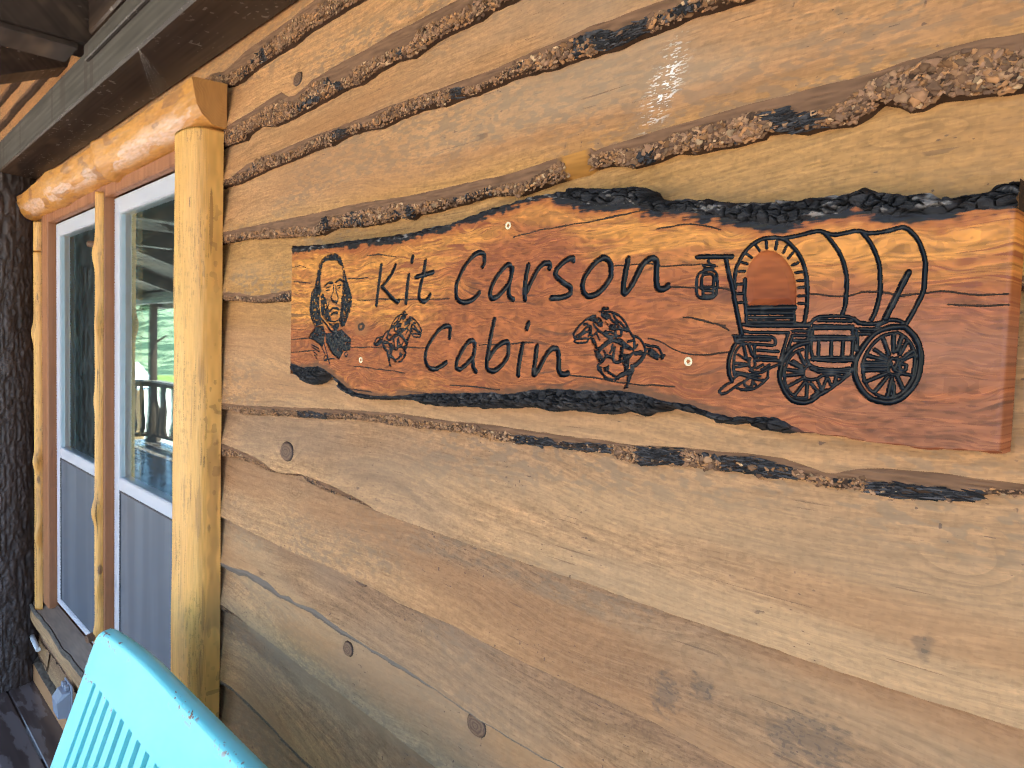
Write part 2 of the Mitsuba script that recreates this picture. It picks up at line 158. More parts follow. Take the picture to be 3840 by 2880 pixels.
    '6761,1.6001],[-0.6697,1.5997],[-0.6651,1.5923],[-0.6639,1.5809],[-0.6635,1.5705],[-0.6597,1.5645],[-0.6528,1.5646],[-0.647,1.5666]]]],"wagon":[["s",2.8,[[-0.4521,1.7116],[-0.4339,1'
    '.7106],[-0.4078,1.7088]]],["s",2.8,[[-0.4152,1.706],[-0.4106,1.6893],[-0.4061,1.6753],[-0.4013,1.6562],[-0.3967,1.639],[-0.3922,1.6226]]],["s",1.7,[[-0.4377,1.7067],[-0.437,1.7031]'
    ']],["s",1.7,[[-0.4434,1.7008],[-0.4365,1.7022],[-0.4295,1.7]]],["s",1.7,[[-0.4422,1.6972],[-0.4313,1.6975]]],["s",1.7,[[-0.4431,1.6946],[-0.4491,1.6922],[-0.4513,1.6861],[-0.4515,1'
    '.6753],[-0.4508,1.6681],[-0.4446,1.6635],[-0.4326,1.6631],[-0.4259,1.6673],[-0.4248,1.6761],[-0.4258,1.6884],[-0.4281,1.6929],[-0.4342,1.6954],[-0.4431,1.6946]]],["s",1.7,[[-0.4439'
    ',1.6893],[-0.4429,1.691],[-0.433,1.6909],[-0.4298,1.6868],[-0.4294,1.678],[-0.4322,1.6759],[-0.4412,1.6763],[-0.4454,1.6796],[-0.4453,1.6867],[-0.4439,1.6893]]],["s",1.7,[[-0.437,1'
    '.6721],[-0.43,1.6701],[-0.4298,1.667],[-0.4367,1.6659],[-0.4428,1.6679],[-0.443,1.671],[-0.437,1.6721]]],["s",1.7,[[-0.4473,1.6761],[-0.442,1.6723]]],["s",1.7,[[-0.4273,1.6753],[-0'
    '.431,1.6719]]],["s",1.7,[[-0.4427,1.6652],[-0.4297,1.6648]]],["s",2.2,[[-0.4022,1.6734],[-0.4032,1.6838],[-0.4023,1.694],[-0.3973,1.7057],[-0.3896,1.7162],[-0.3799,1.7229],[-0.3694'
    ',1.7258],[-0.3599,1.7258],[-0.3495,1.7232],[-0.3407,1.7164],[-0.3319,1.7061],[-0.3256,1.6945],[-0.3221,1.6815],[-0.3207,1.6703],[-0.3201,1.6583],[-0.3207,1.6464],[-0.3221,1.6344]]]'
    ',["s",1.5,[[-0.3802,1.7196],[-0.3754,1.713]]],["s",1.5,[[-0.3684,1.7232],[-0.3671,1.7148]]],["s",1.5,[[-0.3558,1.7213],[-0.3571,1.7132]]],["s",1.5,[[-0.3453,1.7156],[-0.3483,1.7089'
    ']]],["s",1.5,[[-0.3382,1.7081],[-0.3425,1.7028]]],["s",1.5,[[-0.3319,1.6973],[-0.338,1.6952]]],["s",1.5,[[-0.3269,1.6874],[-0.3338,1.6869]]],["s",1.5,[[-0.3256,1.6783],[-0.3313,1.6'
    '784]]],["s",1.5,[[-0.3244,1.6714],[-0.3305,1.6712]]],["s",1.5,[[-0.3231,1.6623],[-0.3301,1.6624]]],["s",1.5,[[-0.3239,1.6546],[-0.3297,1.6547]]],["s",1.5,[[-0.3906,1.7108],[-0.384,'
    '1.7061]]],["s",1.5,[[-0.3953,1.7017],[-0.3892,1.6996]]],["s",1.5,[[-0.3985,1.6919],[-0.3915,1.6915]]],["s",1.5,[[-0.4001,1.6777],[-0.394,1.6776]]],["s",1.5,[[-0.3991,1.6673],[-0.39'
    '26,1.6671]]],["s",1.5,[[-0.3976,1.6572],[-0.3916,1.6575]]],["s",2.0,[[-0.3911,1.6832],[-0.3915,1.673],[-0.3908,1.6645],[-0.3886,1.6517],[-0.3865,1.6338]]],["s",2.0,[[-0.334,1.6506]'
    ',[-0.3331,1.6328]]],["s",2.0,[[-0.3851,1.6455],[-0.3362,1.6448]]],["s",2.0,[[-0.3839,1.6404],[-0.3355,1.64]]],["s",2.0,[[-0.3846,1.6355],[-0.3353,1.6352]]],["s",2.0,[[-0.3955,1.633'
    '4],[-0.3735,1.6312],[-0.3305,1.6312],[-0.3175,1.6312]]],["s",3.0,[[-0.3862,1.6504],[-0.3332,1.6506]]],["s",1.75,[[-0.3898,1.6257],[-0.382,1.6241],[-0.3386,1.624]]],["s",1.75,[[-0.3'
    '34,1.6259],[-0.3171,1.626]]],["s",1.75,[[-0.3337,1.635],[-0.3266,1.6331],[-0.3213,1.6327],[-0.3153,1.6342],[-0.3118,1.6383],[-0.3067,1.6405],[-0.2936,1.6411],[-0.2794,1.6406],[-0.2'
    '73,1.638],[-0.2653,1.6344],[-0.2592,1.6337]]],["s",1.75,[[-0.308,1.6368],[-0.275,1.6359]]],["s",1.75,[[-0.3122,1.6312],[-0.2733,1.6308]]],["s",1.75,[[-0.315,1.6286],[-0.2725,1.6287'
    ']]],["s",1.75,[[-0.3146,1.6204],[-0.27,1.6201]]],["s",1.75,[[-0.3144,1.617],[-0.2713,1.6176]]],["s",1.75,[[-0.3127,1.6279],[-0.3138,1.6189],[-0.314,1.6092],[-0.3112,1.5988]]],["s",'
    '1.75,[[-0.2739,1.628],[-0.2721,1.6194],[-0.2721,1.6079],[-0.2731,1.6]]],["s",1.75,[[-0.3061,1.6153],[-0.3054,1.6012]]],["s",1.75,[[-0.2933,1.6147],[-0.2926,1.6008]]],["s",1.75,[[-0'
    '.2819,1.6149],[-0.2816,1.6012]]],["s",1.75,[[-0.3112,1.5984],[-0.2724,1.6]]],["s",1.75,[[-0.3126,1.5965],[-0.2912,1.5954],[-0.2723,1.5971]]],["s",1.75,[[-0.3165,1.6279],[-0.318,1.6'
    '129],[-0.3176,1.5978],[-0.3146,1.5919]]],["s",1.75,[[-0.3386,1.624],[-0.3419,1.6109],[-0.3455,1.5954]]],["s",1.75,[[-0.3338,1.621],[-0.3372,1.611],[-0.3398,1.6002]]],["s",1.75,[[-0'
    '.3338,1.6213],[-0.3192,1.6215]]],["s",1.75,[[-0.3319,1.616],[-0.3189,1.6162]]],["s",1.75,[[-0.2698,1.628],[-0.2678,1.6173],[-0.2687,1.6073]]],["s",1.75,[[-0.4018,1.6203],[-0.3913,1'
    '.6196],[-0.3568,1.6192],[-0.3526,1.6161],[-0.352,1.6123],[-0.3547,1.6103],[-0.3746,1.6111],[-0.397,1.6127],[-0.4009,1.6195]]],["s",1.75,[[-0.3963,1.6159],[-0.3582,1.6161]]],["s",1.'
    '75,[[-0.3726,1.6048],[-0.3609,1.6043],[-0.3487,1.6038]]],["s",1.75,[[-0.3739,1.5984],[-0.3508,1.5972]]],["s",1.75,[[-0.3746,1.594],[-0.3458,1.5938]]],["s",1.75,[[-0.3762,1.6103],[-'
    '0.3756,1.5968]]],["s",2.6,[[-0.3996,1.6106],[-0.4035,1.6016],[-0.4061,1.5901],[-0.4051,1.5787],[-0.401,1.5691]]],["s",2.6,[[-0.318,1.6136],[-0.3293,1.6104],[-0.3383,1.6025],[-0.344'
    ',1.5908],[-0.3458,1.5776],[-0.3429,1.5677],[-0.3376,1.5588],[-0.3294,1.5524],[-0.3194,1.5513],[-0.3111,1.5538],[-0.3033,1.5604],[-0.2955,1.5654]]],["s",1.5,[[-0.3883,1.6116],[-0.39'
    '5,1.6075],[-0.399,1.5985],[-0.4001,1.5871],[-0.3978,1.575]]],["s",1.5,[[-0.3955,1.5994],[-0.3839,1.5933]]],["s",1.5,[[-0.3994,1.5895],[-0.3837,1.5893]]],["s",1.5,[[-0.3991,1.5847],'
    '[-0.3836,1.5877]]],["s",1.5,[[-0.398,1.5799],[-0.3678,1.5765]]],["s",1.5,[[-0.3806,1.5958],[-0.381,1.5878],[-0.3783,1.5839],[-0.3743,1.5881],[-0.3754,1.5928]]],["s",1.5,[[-0.3799,1'
    '.5823],[-0.368,1.5804],[-0.3575,1.5856],[-0.348,1.5899]]],["s",1.5,[[-0.3724,1.585],[-0.3651,1.5892]]],["s",1.5,[[-0.3665,1.5837],[-0.3577,1.5895]]],["s",1.5,[[-0.4019,1.5683],[-0.'
    '4123,1.5611],[-0.4162,1.5567],[-0.4128,1.554],[-0.4075,1.5556],[-0.3972,1.5628],[-0.3862,1.5699],[-0.3803,1.5735]]],["s",1.5,[[-0.4019,1.5683],[-0.39,1.577],[-0.3813,1.575],[-0.364'
    '2,1.5719]]],["s",1.5,[[-0.3971,1.5791],[-0.3795,1.5743],[-0.3642,1.5719],[-0.3587,1.5769],[-0.359,1.5824]]],["s",1.5,[[-0.3954,1.5621],[-0.3857,1.5603],[-0.3755,1.5618],[-0.3673,1.'
    '567],[-0.3586,1.5754]]],["s",1.5,[[-0.3861,1.5691],[-0.3824,1.5637],[-0.3781,1.564],[-0.3759,1.5705]]],["s",1.5,[[-0.3759,1.5705],[-0.3723,1.5667]]],["s",2.0,[[-0.389,1.6092],[-0.3'
    '849,1.5957]]],["s",2.0,[[-0.383,1.6101],[-0.3782,1.5991]]],["s",2.0,[[-0.3275,1.6051],[-0.3199,1.5917]]],["s",2.0,[[-0.3354,1.5927],[-0.3211,1.5856]]],["s",2.0,[[-0.3374,1.5849],[-'
    '0.3218,1.5833]]],["s",2.0,[[-0.3387,1.5787],[-0.3209,1.5811]]],["s",2.0,[[-0.3357,1.5674],[-0.3207,1.5766]]],["s",2.0,[[-0.3289,1.5578],[-0.3182,1.5729]]],["s",2.0,[[-0.3155,1.558]'
    ',[-0.3158,1.5716]]],["s",2.0,[[-0.3098,1.5577],[-0.3042,1.564]]],["s",2.0,[[-0.3121,1.5718],[-0.3042,1.5633]]],["s",2.0,[[-0.3316,1.5943],[-0.3228,1.5886]]],["s",1.7,[[-0.3222,1.60'
    '67],[-0.3305,1.6035],[-0.3378,1.5934],[-0.3404,1.5817],[-0.339,1.5702],[-0.3322,1.5599],[-0.325,1.5558],[-0.3158,1.5565]]],["s",1.7,[[-0.313,1.5905],[-0.3182,1.588],[-0.3202,1.5827'
    '],[-0.3184,1.5767],[-0.3123,1.5755],[-0.3049,1.5774],[-0.3006,1.5806],[-0.2905,1.5818],[-0.2812,1.5801],[-0.2744,1.5848],[-0.2725,1.5878]]],["s",1.7,[[-0.3146,1.5912],[-0.3054,1.58'
    '78],[-0.2908,1.587],[-0.2739,1.5891]]],["s",1.7,[[-0.3129,1.5868],[-0.3052,1.5841],[-0.2765,1.5847]]],["s",1.7,[[-0.2743,1.5826],[-0.283,1.5749],[-0.2933,1.5662]]],["s",1.7,[[-0.30'
    '47,1.5744],[-0.3006,1.5658]]],["s",1.7,[[-0.2961,1.5779],[-0.2999,1.5658]]],["s",1.7,[[-0.2947,1.578],[-0.2914,1.5708],[-0.2859,1.5748]]],["s",1.7,[[-0.2862,1.5806],[-0.2886,1.5724'
    ']]],["s",2.9,[[-0.2267,1.6306],[-0.2184,1.6226],[-0.2129,1.6124],[-0.2109,1.6011],[-0.2114,1.5897],[-0.2144,1.5781],[-0.2207,1.5679],[-0.2283,1.561],[-0.2389,1.5579],[-0.2501,1.559'
    '4],[-0.2595,1.5659],[-0.2664,1.5764],[-0.2693,1.5871],[-0.2689,1.5962],[-0.2648,1.6066],[-0.2593,1.6157],[-0.253,1.6235],[-0.2449,1.628],[-0.2346,1.6301],[-0.2267,1.6306]]],["s",1.'
    '7,[[-0.2317,1.6246],[-0.2228,1.618],[-0.217,1.6078],[-0.2155,1.5981],[-0.2163,1.5849],[-0.221,1.5737],[-0.2285,1.5651],[-0.2392,1.562],[-0.247,1.5644],[-0.2558,1.571],[-0.2604,1.58'
    '15],[-0.2616,1.5935],[-0.2582,1.6056],[-0.2499,1.6176],[-0.2424,1.6227],[-0.2338,1.624]]],["s",1.7,[[-0.2368,1.5991],[-0.2387,1.5944],[-0.2384,1.5885],[-0.2349,1.5846],[-0.2306,1.5'
    '842],[-0.2275,1.5867]]],["s",1.7,[[-0.2358,1.6003],[-0.2282,1.5994],[-0.223,1.6013]]],["s",1.7,[[-0.2173,1.6032],[-0.225,1.5989],[-0.2285,1.5948],[-0.2276,1.5896],[-0.2234,1.5892],'
    '[-0.2226,1.5938],[-0.2258,1.5949]]],["s",1.7,[[-0.2366,1.5962],[-0.2319,1.5888],[-0.2242,1.5857],[-0.2163,1.5849]]],["s",1.7,[[-0.233,1.5887],[-0.2302,1.5976],[-0.2314,1.6005]]],["'
    's",2.1,[[-0.2353,1.6225],[-0.2344,1.6062]]],["s",2.1,[[-0.2444,1.6189],[-0.2387,1.6037]]],["s",2.1,[[-0.2516,1.6081],[-0.2401,1.6002]]],["s",2.1,[[-0.2569,1.602],[-0.2411,1.5978]]]'
    ',["s",2.1,[[-0.26,1.5953],[-0.2415,1.5954]]],["s",2.1,[[-0.2603,1.5917],[-0.2413,1.5922]]],["s",2.1,[[-0.2601,1.5875],[-0.2417,1.5889]]],["s",2.1,[[-0.2589,1.5762],[-0.2404,1.5855]'
    ']],["s",2.1,[[-0.2499,1.5666],[-0.2386,1.5826]]],["s",2.1,[[-0.2376,1.5639],[-0.2347,1.5811]]],["s",2.1,[[-0.2321,1.5631],[-0.2334,1.577]]],["s",2.1,[[-0.2246,1.5717],[-0.2299,1.58'
    '25]]],["s",2.1,[[-0.2282,1.6197],[-0.2313,1.6074]]],["s",2.1,[[-0.2237,1.6157],[-0.229,1.604]]],["s",2.1,[[-0.2186,1.6078],[-0.2261,1.6006]]],["s",2.0,[[-0.2726,1.6385],[-0.2678,1.'
    '6342],[-0.2597,1.633],[-0.2513,1.6336],[-0.2431,1.6359],[-0.2377,1.637],[-0.2312,1.6358],[-0.2257,1.6318]]],["s",2.0,[[-0.2663,1.6282],[-0.2566,1.6277],[-0.2454,1.6283]]],["s",2.0,'
    '[[-0.2655,1.6234],[-0.2558,1.6232]]],["s",2.0,[[-0.2511,1.6312],[-0.2431,1.6353]]],["s",2.1,[[-0.3508,1.7241],[-0.3318,1.7257],[-0.3135,1.7282],[-0.2954,1.7227],[-0.275,1.7248],[-0'
    '.2616,1.721],[-0.2456,1.722],[-0.2333,1.7242],[-0.2238,1.7175],[-0.2156,1.7037],[-0.2114,1.6871],[-0.2114,1.6676],[-0.2171,1.6497],[-0.2253,1.6324]]],["s",2.1,[[-0.3061,1.7251],[-0'
    '.2949,1.7117],[-0.2852,1.6934],[-0.2811,1.6739],[-0.2812,1.6563],[-0.2835,1.644]]],["s",2.1,[[-0.2681,1.7208],[-0.2575,1.7053],[-0.2508,1.6845],[-0.2497,1.664],[-0.2527,1.6453],[-0'
    '.2563,1.6368]]],["s",3.0,[[-0.2256,1.6814],[-0.2345,1.6601],[-0.2435,1.6384]]]],"rider":[["s",1.15,[[-0.6388,1.6204],[-0.6309,1.6299],[-0.6221,1.6368],[-0.6152,1.6411],[-0.6054,1.6'
    '444],[-0.6015,1.6448]]],["s",1.15,[[-0.6375,1.6149],[-0.6323,1.6142],[-0.6263,1.6182],[-0.6174,1.6229],[-0.6104,1.6245]]],["s",1.15,[[-0.6209,1.633],[-0.6159,1.6345],[-0.6138,1.632'
    '2]]],["s",1.15,[[-0.6147,1.6314],[-0.6087,1.6299],[-0.6094,1.6229],[-0.6121,1.6183]]],["s",1.15,[[-0.6335,1.6181],[-0.6264,1.6213],[-0.6196,1.6275],[-0.6127,1.6314]]],["s",1.15,[[-'
    '0.6284,1.6197],[-0.6195,1.6244]]],["s",1.15,[[-0.6388,1.6204],[-0.6376,1.6165],[-0.6343,1.6142]]],["s",0.9,[[-0.6373,1.611],[-0.6333,1.6134],[-0.6241,1.6143],[-0.6119,1.6137],[-0.6'
    '138,1.6106],[-0.6218,1.6085],[-0.632,1.6083],[-0.6373,1.6106]]],["s",0.9,[[-0.61,1.6145],[-0.5966,1.6245],[-0.5867,1.6208]]],["s",0.9,[[-0.5984,1.6207],[-0.5932,1.6131]]],["s",1.3,'
    '[[-0.6049,1.6345],[-0.5967,1.6261],[-0.5887,1.6215],[-0.5808,1.6171],[-0.5731,1.6149]]],["s",1.3,[[-0.5953,1.5956],[-0.5869,1.6034],[-0.5785,1.6088],[-0.5675,1.6142]]],["s",1.3,[[-'
    '0.5945,1.6009],[-0.5824,1.6103],[-0.5731,1.6149]]],["s",1.3,[[-0.5887,1.6215],[-0.5773,1.6231],[-0.5687,1.6202],[-0.5665,1.6143]]],["s",1.3,[[-0.584,1.6238],[-0.5809,1.6186],[-0.57'
    '14,1.6172]]],["s",1.3,[[-0.5634,1.6277],[-0.5588,1.6269],[-0.5576,1.6218],[-0.5611,1.618],[-0.5658,1.6187],[-0.5679,1.6232],[-0.5662,1.6269],[-0.5634,1.6277]]],["s",1.3,[[-0.573,1.'
    '6127],[-0.5635,1.6098],[-0.5542,1.607],[-0.5449,1.6035],[-0.5385,1.6015]]],["s",1.3,[[-0.5679,1.6038],[-0.5694,1.5955],[-0.5689,1.5858]]],["s",1.3,[[-0.5689,1.5851],[-0.5623,1.5845'
    '],[-0.5551,1.587],[-0.5461,1.5903],[-0.5401,1.5963]]],["s",1.15,[[-0.5747,1.6486],[-0.5652,1.6455],[-0.5557,1.6387],[-0.5499,1.6314],[-0.5469,1.6262]]],["s",1.15,[[-0.5717,1.6456],'
    '[-0.5668,1.6388],[-0.5591,1.6343],[-0.5534,1.6292],[-0.5469,1.6255],[-0.5412,1.619]]],["s",1.15,[[-0.5783,1.6449],[-0.5742,1.6381],[-0.5665,1.6344],[-0.5607,1.6292],[-0.5477,1.6248'
    ']]],["s",1.15,[[-0.5914,1.6488],[-0.5908,1.645],[-0.5878,1.6427],[-0.5839,1.6419]]],["s",1.15,[[-0.5899,1.6465],[-0.5841,1.6472]]],["s",1.15,[[-0.5394,1.619],[-0.5312,1.6162],[-0.5'
    '239,1.609],[-0.5201,1.6019],[-0.5198,1.5969],[-0.5232,1.5939]]],["s",1.15,[[-0.5412,1.619],[-0.5373,1.6132],[-0.537,1.6066],[-0.5394,1.6015]]],["s",1.15,[[-0.548,1.6116],[-0.5382,1'
    '.6132]]],["s",1.15,[[-0.5377,1.6022],[-0.5326,1.6074]]],["s",1.15,[[-0.5384,1.5978],[-0.5252,1.5996]]],["s",1.15,[[-0.5356,1.5957],[-0.5198,1.5969]]],["s",1.15,[[-0.5212,1.6084],[-'
    '0.5117,1.6064],[-0.504,1.6058],[-0.4979,1.601],[-0.4951,1.5961],[-0.4918,1.5955]]],["s",1.15,[[-0.5857,1.5989],[-0.5837,1.5966]]],["s",1.15,[[-0.5718,1.6074],[-0.5725,1.6007],[-0.5'
    '751,1.5969]]],["s",1.3,[[-0.5945,1.5796],[-0.587,1.5852],[-0.5796,1.5915],[-0.572,1.5902]]],["s",1.3,[[-0.5826,1.5936],[-0.572,1.5909],[-0.5689,1.5858]]],["s",1.3,[[-0.5945,1.5796]'
    ',[-0.5933,1.5743],[-0.5862,1.5685],[-0.5821,1.5634]]],["s",1.3,[[-0.5771,1.5787],[-0.5778,1.5727],[-0.571,1.5685],[-0.5662,1.5664]]],["s",1.3,[[-0.5232,1.5939],[-0.5299,1.5872],[-0'
    '.535,1.5833],[-0.5394,1.581]]],["s",1.3,[[-0.5367,1.5811],[-0.5373,1.5752],[-0.547,1.5704],[-0.5587,1.5661],[-0.565,1.562]]],["s",1.3,[[-0.5436,1.5749],[-0.5561,1.5699],[-0.5642,1.'
    '5643]]],["s",1.3,[[-0.5403,1.5817],[-0.5389,1.5715]]],["s",1.3,[[-0.5214,1.5932],[-0.5272,1.5858],[-0.534,1.5812]]],["f",1.0,[[-0.5978,1.65],[-0.592,1.6519],[-0.5843,1.6506],[-0.57'
    '58,1.6508],[-0.5743,1.649],[-0.5804,1.6483],[-0.589,1.6492],[-0.5977,1.6489]]],["f",1.0,[[-0.5921,1.6526],[-0.5913,1.656],[-0.5855,1.6566],[-0.5802,1.6554],[-0.5787,1.6524],[-0.584'
    '3,1.6517]]],["f",0.72,[[-0.6151,1.6399],[-0.6053,1.6429],[-0.5935,1.642],[-0.5894,1.6367],[-0.5891,1.6291],[-0.5969,1.6306],[-0.603,1.636],[-0.609,1.6375]]],["f",0.72,[[-0.6127,1.6'
    '306],[-0.6078,1.6314],[-0.6062,1.6184],[-0.6111,1.6183]]],["f",0.72,[[-0.609,1.6145],[-0.6031,1.6153],[-0.5947,1.604],[-0.5954,1.5994],[-0.6014,1.6015]]],["f",0.72,[[-0.6023,1.6],['
    '-0.5954,1.5986],[-0.5873,1.5912],[-0.5851,1.5845],[-0.5917,1.5827],[-0.5978,1.5879]]],["f",0.72,[[-0.5876,1.6382],[-0.5797,1.6336],[-0.5646,1.6336],[-0.5644,1.6291],[-0.5698,1.6247'
    '],[-0.5774,1.6261],[-0.5796,1.6314]]],["f",0.72,[[-0.5899,1.648],[-0.5804,1.6483],[-0.5772,1.6419],[-0.5837,1.6389],[-0.5897,1.642]]],["f",0.72,[[-0.5675,1.615],[-0.5582,1.6151],[-'
    '0.5488,1.6086],[-0.5404,1.6036],[-0.5429,1.5999],[-0.5521,1.6026],[-0.5606,1.6069],[-0.5663,1.6098]]],["f",0.72,[[-0.5579,1.6084],[-0.5531,1.6026],[-0.5545,1.5952],[-0.5578,1.5862]'
    ',[-0.5615,1.5853],[-0.5601,1.595]]],["f",0.72,[[-0.5537,1.596],[-0.5463,1.5954],[-0.5419,1.597],[-0.5461,1.5903],[-0.5551,1.5878]]],["f",0.72,[[-0.5193,1.6041],[-0.5098,1.6036],[-0'
    '.5028,1.5988],[-0.4976,1.5954],[-0.4925,1.5941],[-0.4932,1.5906],[-0.5032,1.5895],[-0.5084,1.5915],[-0.5136,1.5935],[-0.5189,1.5962]]],["f",0.72,[[-0.5945,1.5788],[-0.5886,1.5775],'
    '[-0.5863,1.57],[-0.5764,1.5637],[-0.5679,1.5626],[-0.5687,1.5603],[-0.5821,1.5618],[-0.5902,1.5713]]],["f",0.72,[[-0.5866,1.5768],[-0.5781,1.5787],[-0.5768,1.5727],[-0.5825,1.5717]'
    ']],["f",0.72,[[-0.5559,1.5855],[-0.5442,1.5889],[-0.5438,1.5793],[-0.5471,1.5733],[-0.5508,1.5739],[-0.5519,1.579]]],["f",0.72,[[-0.566,1.5627],[-0.5615,1.5659],[-0.5577,1.5639],[-'
    '0.5612,1.5607]]],["f",0.72,[[-0.546,1.5697],[-0.5389,1.5707],[-0.5403,1.5633],[-0.5436,1.5573],[-0.5443,1.5528],[-0.5515,1.5509],[-0.5473,1.5585]]]],"portrait":[["f",0.85,[[-1.3238'
    ',1.7691],[-1.3109,1.7731],[-1.2887,1.7763],[-1.27,1.7757],[-1.2514,1.7673],[-1.2419,1.7541],[-1.2432,1.7479],[-1.2539,1.7517],[-1.2664,1.7612],[-1.3042,1.7637],[-1.3218,1.7592],[-1'
    '.3261,1.7415],[-1.3304,1.722],[-1.3249,1.7021],[-1.3328,1.6925],[-1.3339,1.6761],[-1.3267,1.6546],[-1.3297,1.648],[-1.3162,1.6364],[-1.3492,1.6298],[-1.3667,1.6466],[-1.3742,1.6686'
    '],[-1.365,1.7036],[-1.3518,1.713],[-1.3442,1.7392],[-1.3381,1.7553]]],["f",0.85,[[-1.2418,1.7526],[-1.2338,1.7365],[-1.2258,1.7205],[-1.2134,1.7013],[-1.2056,1.6856],[-1.2078,1.665'
    '6],[-1.2204,1.6486],[-1.2317,1.6315],[-1.2468,1.6299],[-1.2533,1.6426],[-1.2478,1.6615],[-1.2455,1.6836],[-1.2415,1.6992],[-1.2409,1.7243],[-1.2444,1.7402]]],["f",0.85,[[-1.3035,1.'
    '6413],[-1.2842,1.6363],[-1.2531,1.6378],[-1.2529,1.6299],[-1.2649,1.6203],[-1.2776,1.6267]]],["f",0.6,[[-1.3279,1.694],[-1.3182,1.6986],[-1.3049,1.6852],[-1.2928,1.659],[-1.2843,1.'
    '6395],[-1.3035,1.6413],[-1.3234,1.6545]]],["f",-1,[[-1.3492,1.6298],[-1.3792,1.6061],[-1.3585,1.603],[-1.3147,1.5888],[-1.3059,1.6168],[-1.3161,1.6331]]],["f",-1,[[-1.3059,1.6168],'
    '[-1.2773,1.6186],[-1.2436,1.6251],[-1.2072,1.6066],[-1.2094,1.5848],[-1.2331,1.5826],[-1.2507,1.5646],[-1.2823,1.5782],[-1.302,1.5972]]],["s",2.3,[[-1.3122,1.7131],[-1.2964,1.7189]'
    ',[-1.2805,1.7174]]],["s",2.3,[[-1.2681,1.7185],[-1.2529,1.7233],[-1.2422,1.7197]]],["s",2.3,[[-1.2882,1.6622],[-1.2758,1.6676],[-1.2602,1.6665],[-1.254,1.6632]]],["s",2.3,[[-1.2847'
    ',1.6541],[-1.2692,1.6587],[-1.2599,1.6578]]],["s",2.3,[[-1.2859,1.6879],[-1.2793,1.6813],[-1.2637,1.6793]]],["s",2.3,[[-1.3298,1.6496],[-1.3065,1.6364],[-1.2773,1.6202],[-1.2619,1.'
    '6251]]],["s",1.3,[[-1.3056,1.708],[-1.2898,1.7106]]],["s",1.3,[[-1.3054,1.7031],[-1.2927,1.7042]]],["s",1.3,[[-1.2617,1.711],[-1.2465,1.712]]],["s",1.3,[[-1.2585,1.7061],[-1.2509,1'
    '.7074]]],["s",1.3,[[-1.2757,1.7132],[-1.2768,1.7005],[-1.2859,1.6879]]],["s",1.3,[[-1.2679,1.7113],[-1.2644,1.6984],[-1.2578,1.6871],[-1.2636,1.6761]]],["s",1.3,[[-1.2843,1.6412],['
    '-1.2686,1.6403],[-1.2534,1.6442]]],["s",1.3,[[-1.2919,1.68],[-1.2979,1.6672],[-1.2897,1.659]]],["s",1.3,[[-1.2894,1.6509],[-1.2843,1.6412]]],["s",1.3,[[-1.3616,1.5929],[-1.3311,1.5'
    '852]]],["s",1.3,[[-1.3597,1.5879],[-1.3275,1.5786]]],["s",1.3,[[-1.3544,1.5796],[-1.3373,1.5717]]],["s",1.3,[[-1.349,1.5714],[-1.337,1.5634]]],["s",1.3,[[-1.3281,1.5952],[-1.3045,1'
    '.5743]]],["s",1.3,[[-1.298,1.5712],[-1.3076,1.5693],[-1.309,1.5627],[-1.2993,1.5614],[-1.2963,1.568],[-1.298,1.5712]]],["s",1.3,[[-1.301,1.5646],[-1.2693,1.5664]]],["s",1.3,[[-1.31'
    '18,1.5987],[-1.2948,1.5713],[-1.2863,1.5553]]],["s",1.3,[[-1.2241,1.5813],[-1.2284,1.5764],[-1.2238,1.5718],[-1.2194,1.5751],[-1.2211,1.5813]]]],"cracks":[["s",0.75,[[-0.7636,1.762'
    '4],[-0.7137,1.7666],[-0.6558,1.7683],[-0.6025,1.7709],[-0.558,1.7728],[-0.5186,1.7731]]],["s",0.75,[[-0.5743,1.7074],[-0.5268,1.7074],[-0.4867,1.7031],[-0.4533,1.7028],[-0.4253,1.6'
    '976]]],["s",0.75,[[-0.5029,1.6781],[-0.452,1.6761],[-0.4301,1.677],[-0.4146,1.6738],[-0.3974,1.6672]]],["s",0.75,[[-0.5178,1.6146],[-0.4997,1.6121],[-0.4775,1.6024],[-0.4563,1.5975'
    '],[-0.4361,1.598],[-0.4072,1.6014]]],["s",0.75,[[-0.3175,1.6646],[-0.3012,1.6637],[-0.2784,1.6619],[-0.2652,1.6654],[-0.2457,1.6639],[-0.2298,1.66],[-0.2118,1.6603],[-0.1973,1.6614'
    '],[-0.1831,1.6593],[-0.1626,1.6576],[-0.1457,1.6577]]],["s",0.75,[[-0.191,1.6508],[-0.1688,1.6495],[-0.1453,1.6498]]],["s",0.75,[[-1.2249,1.7226],[-1.1493,1.7219]]],["s",0.75,[[-1.'
    '4509,1.7268],[-1.3697,1.72]]],["s",0.75,[[-1.1559,1.7635],[-1.1151,1.7619],[-1.0616,1.754]]],["s",0.75,[[-1.4614,1.6024],[-1.3728,1.6067]]],["s",0.75,[[-1.4606,1.5739],[-1.346,1.58'
    '01]]],["s",0.75,[[-1.2092,1.5909],[-1.114,1.5928],[-0.9662,1.5959]]],["s",0.75,[[-0.6466,1.5648],[-0.6059,1.5637],[-0.5674,1.5597],[-0.5196,1.5576],[-0.4753,1.5584]]],["s",0.75,[[-'
    '0.9024,1.5349],[-0.8308,1.5367],[-0.7818,1.5351]]],["s",0.75,[[-1.1968,1.5528],[-1.1227,1.553],[-1.0261,1.5477]]],["s",0.75,[[-0.4689,1.6425],[-0.438,1.6369],[-0.4124,1.6298]]],["s'
    '",0.75,[[-0.4538,1.6401],[-0.4235,1.6338],[-0.4076,1.6258]]],["s",0.75,[[-0.5108,1.75],[-0.4742,1.7509],[-0.4434,1.7469],[-0.4237,1.7415]]],["s",0.75,[[-1.1903,1.6803],[-1.1171,1.6'
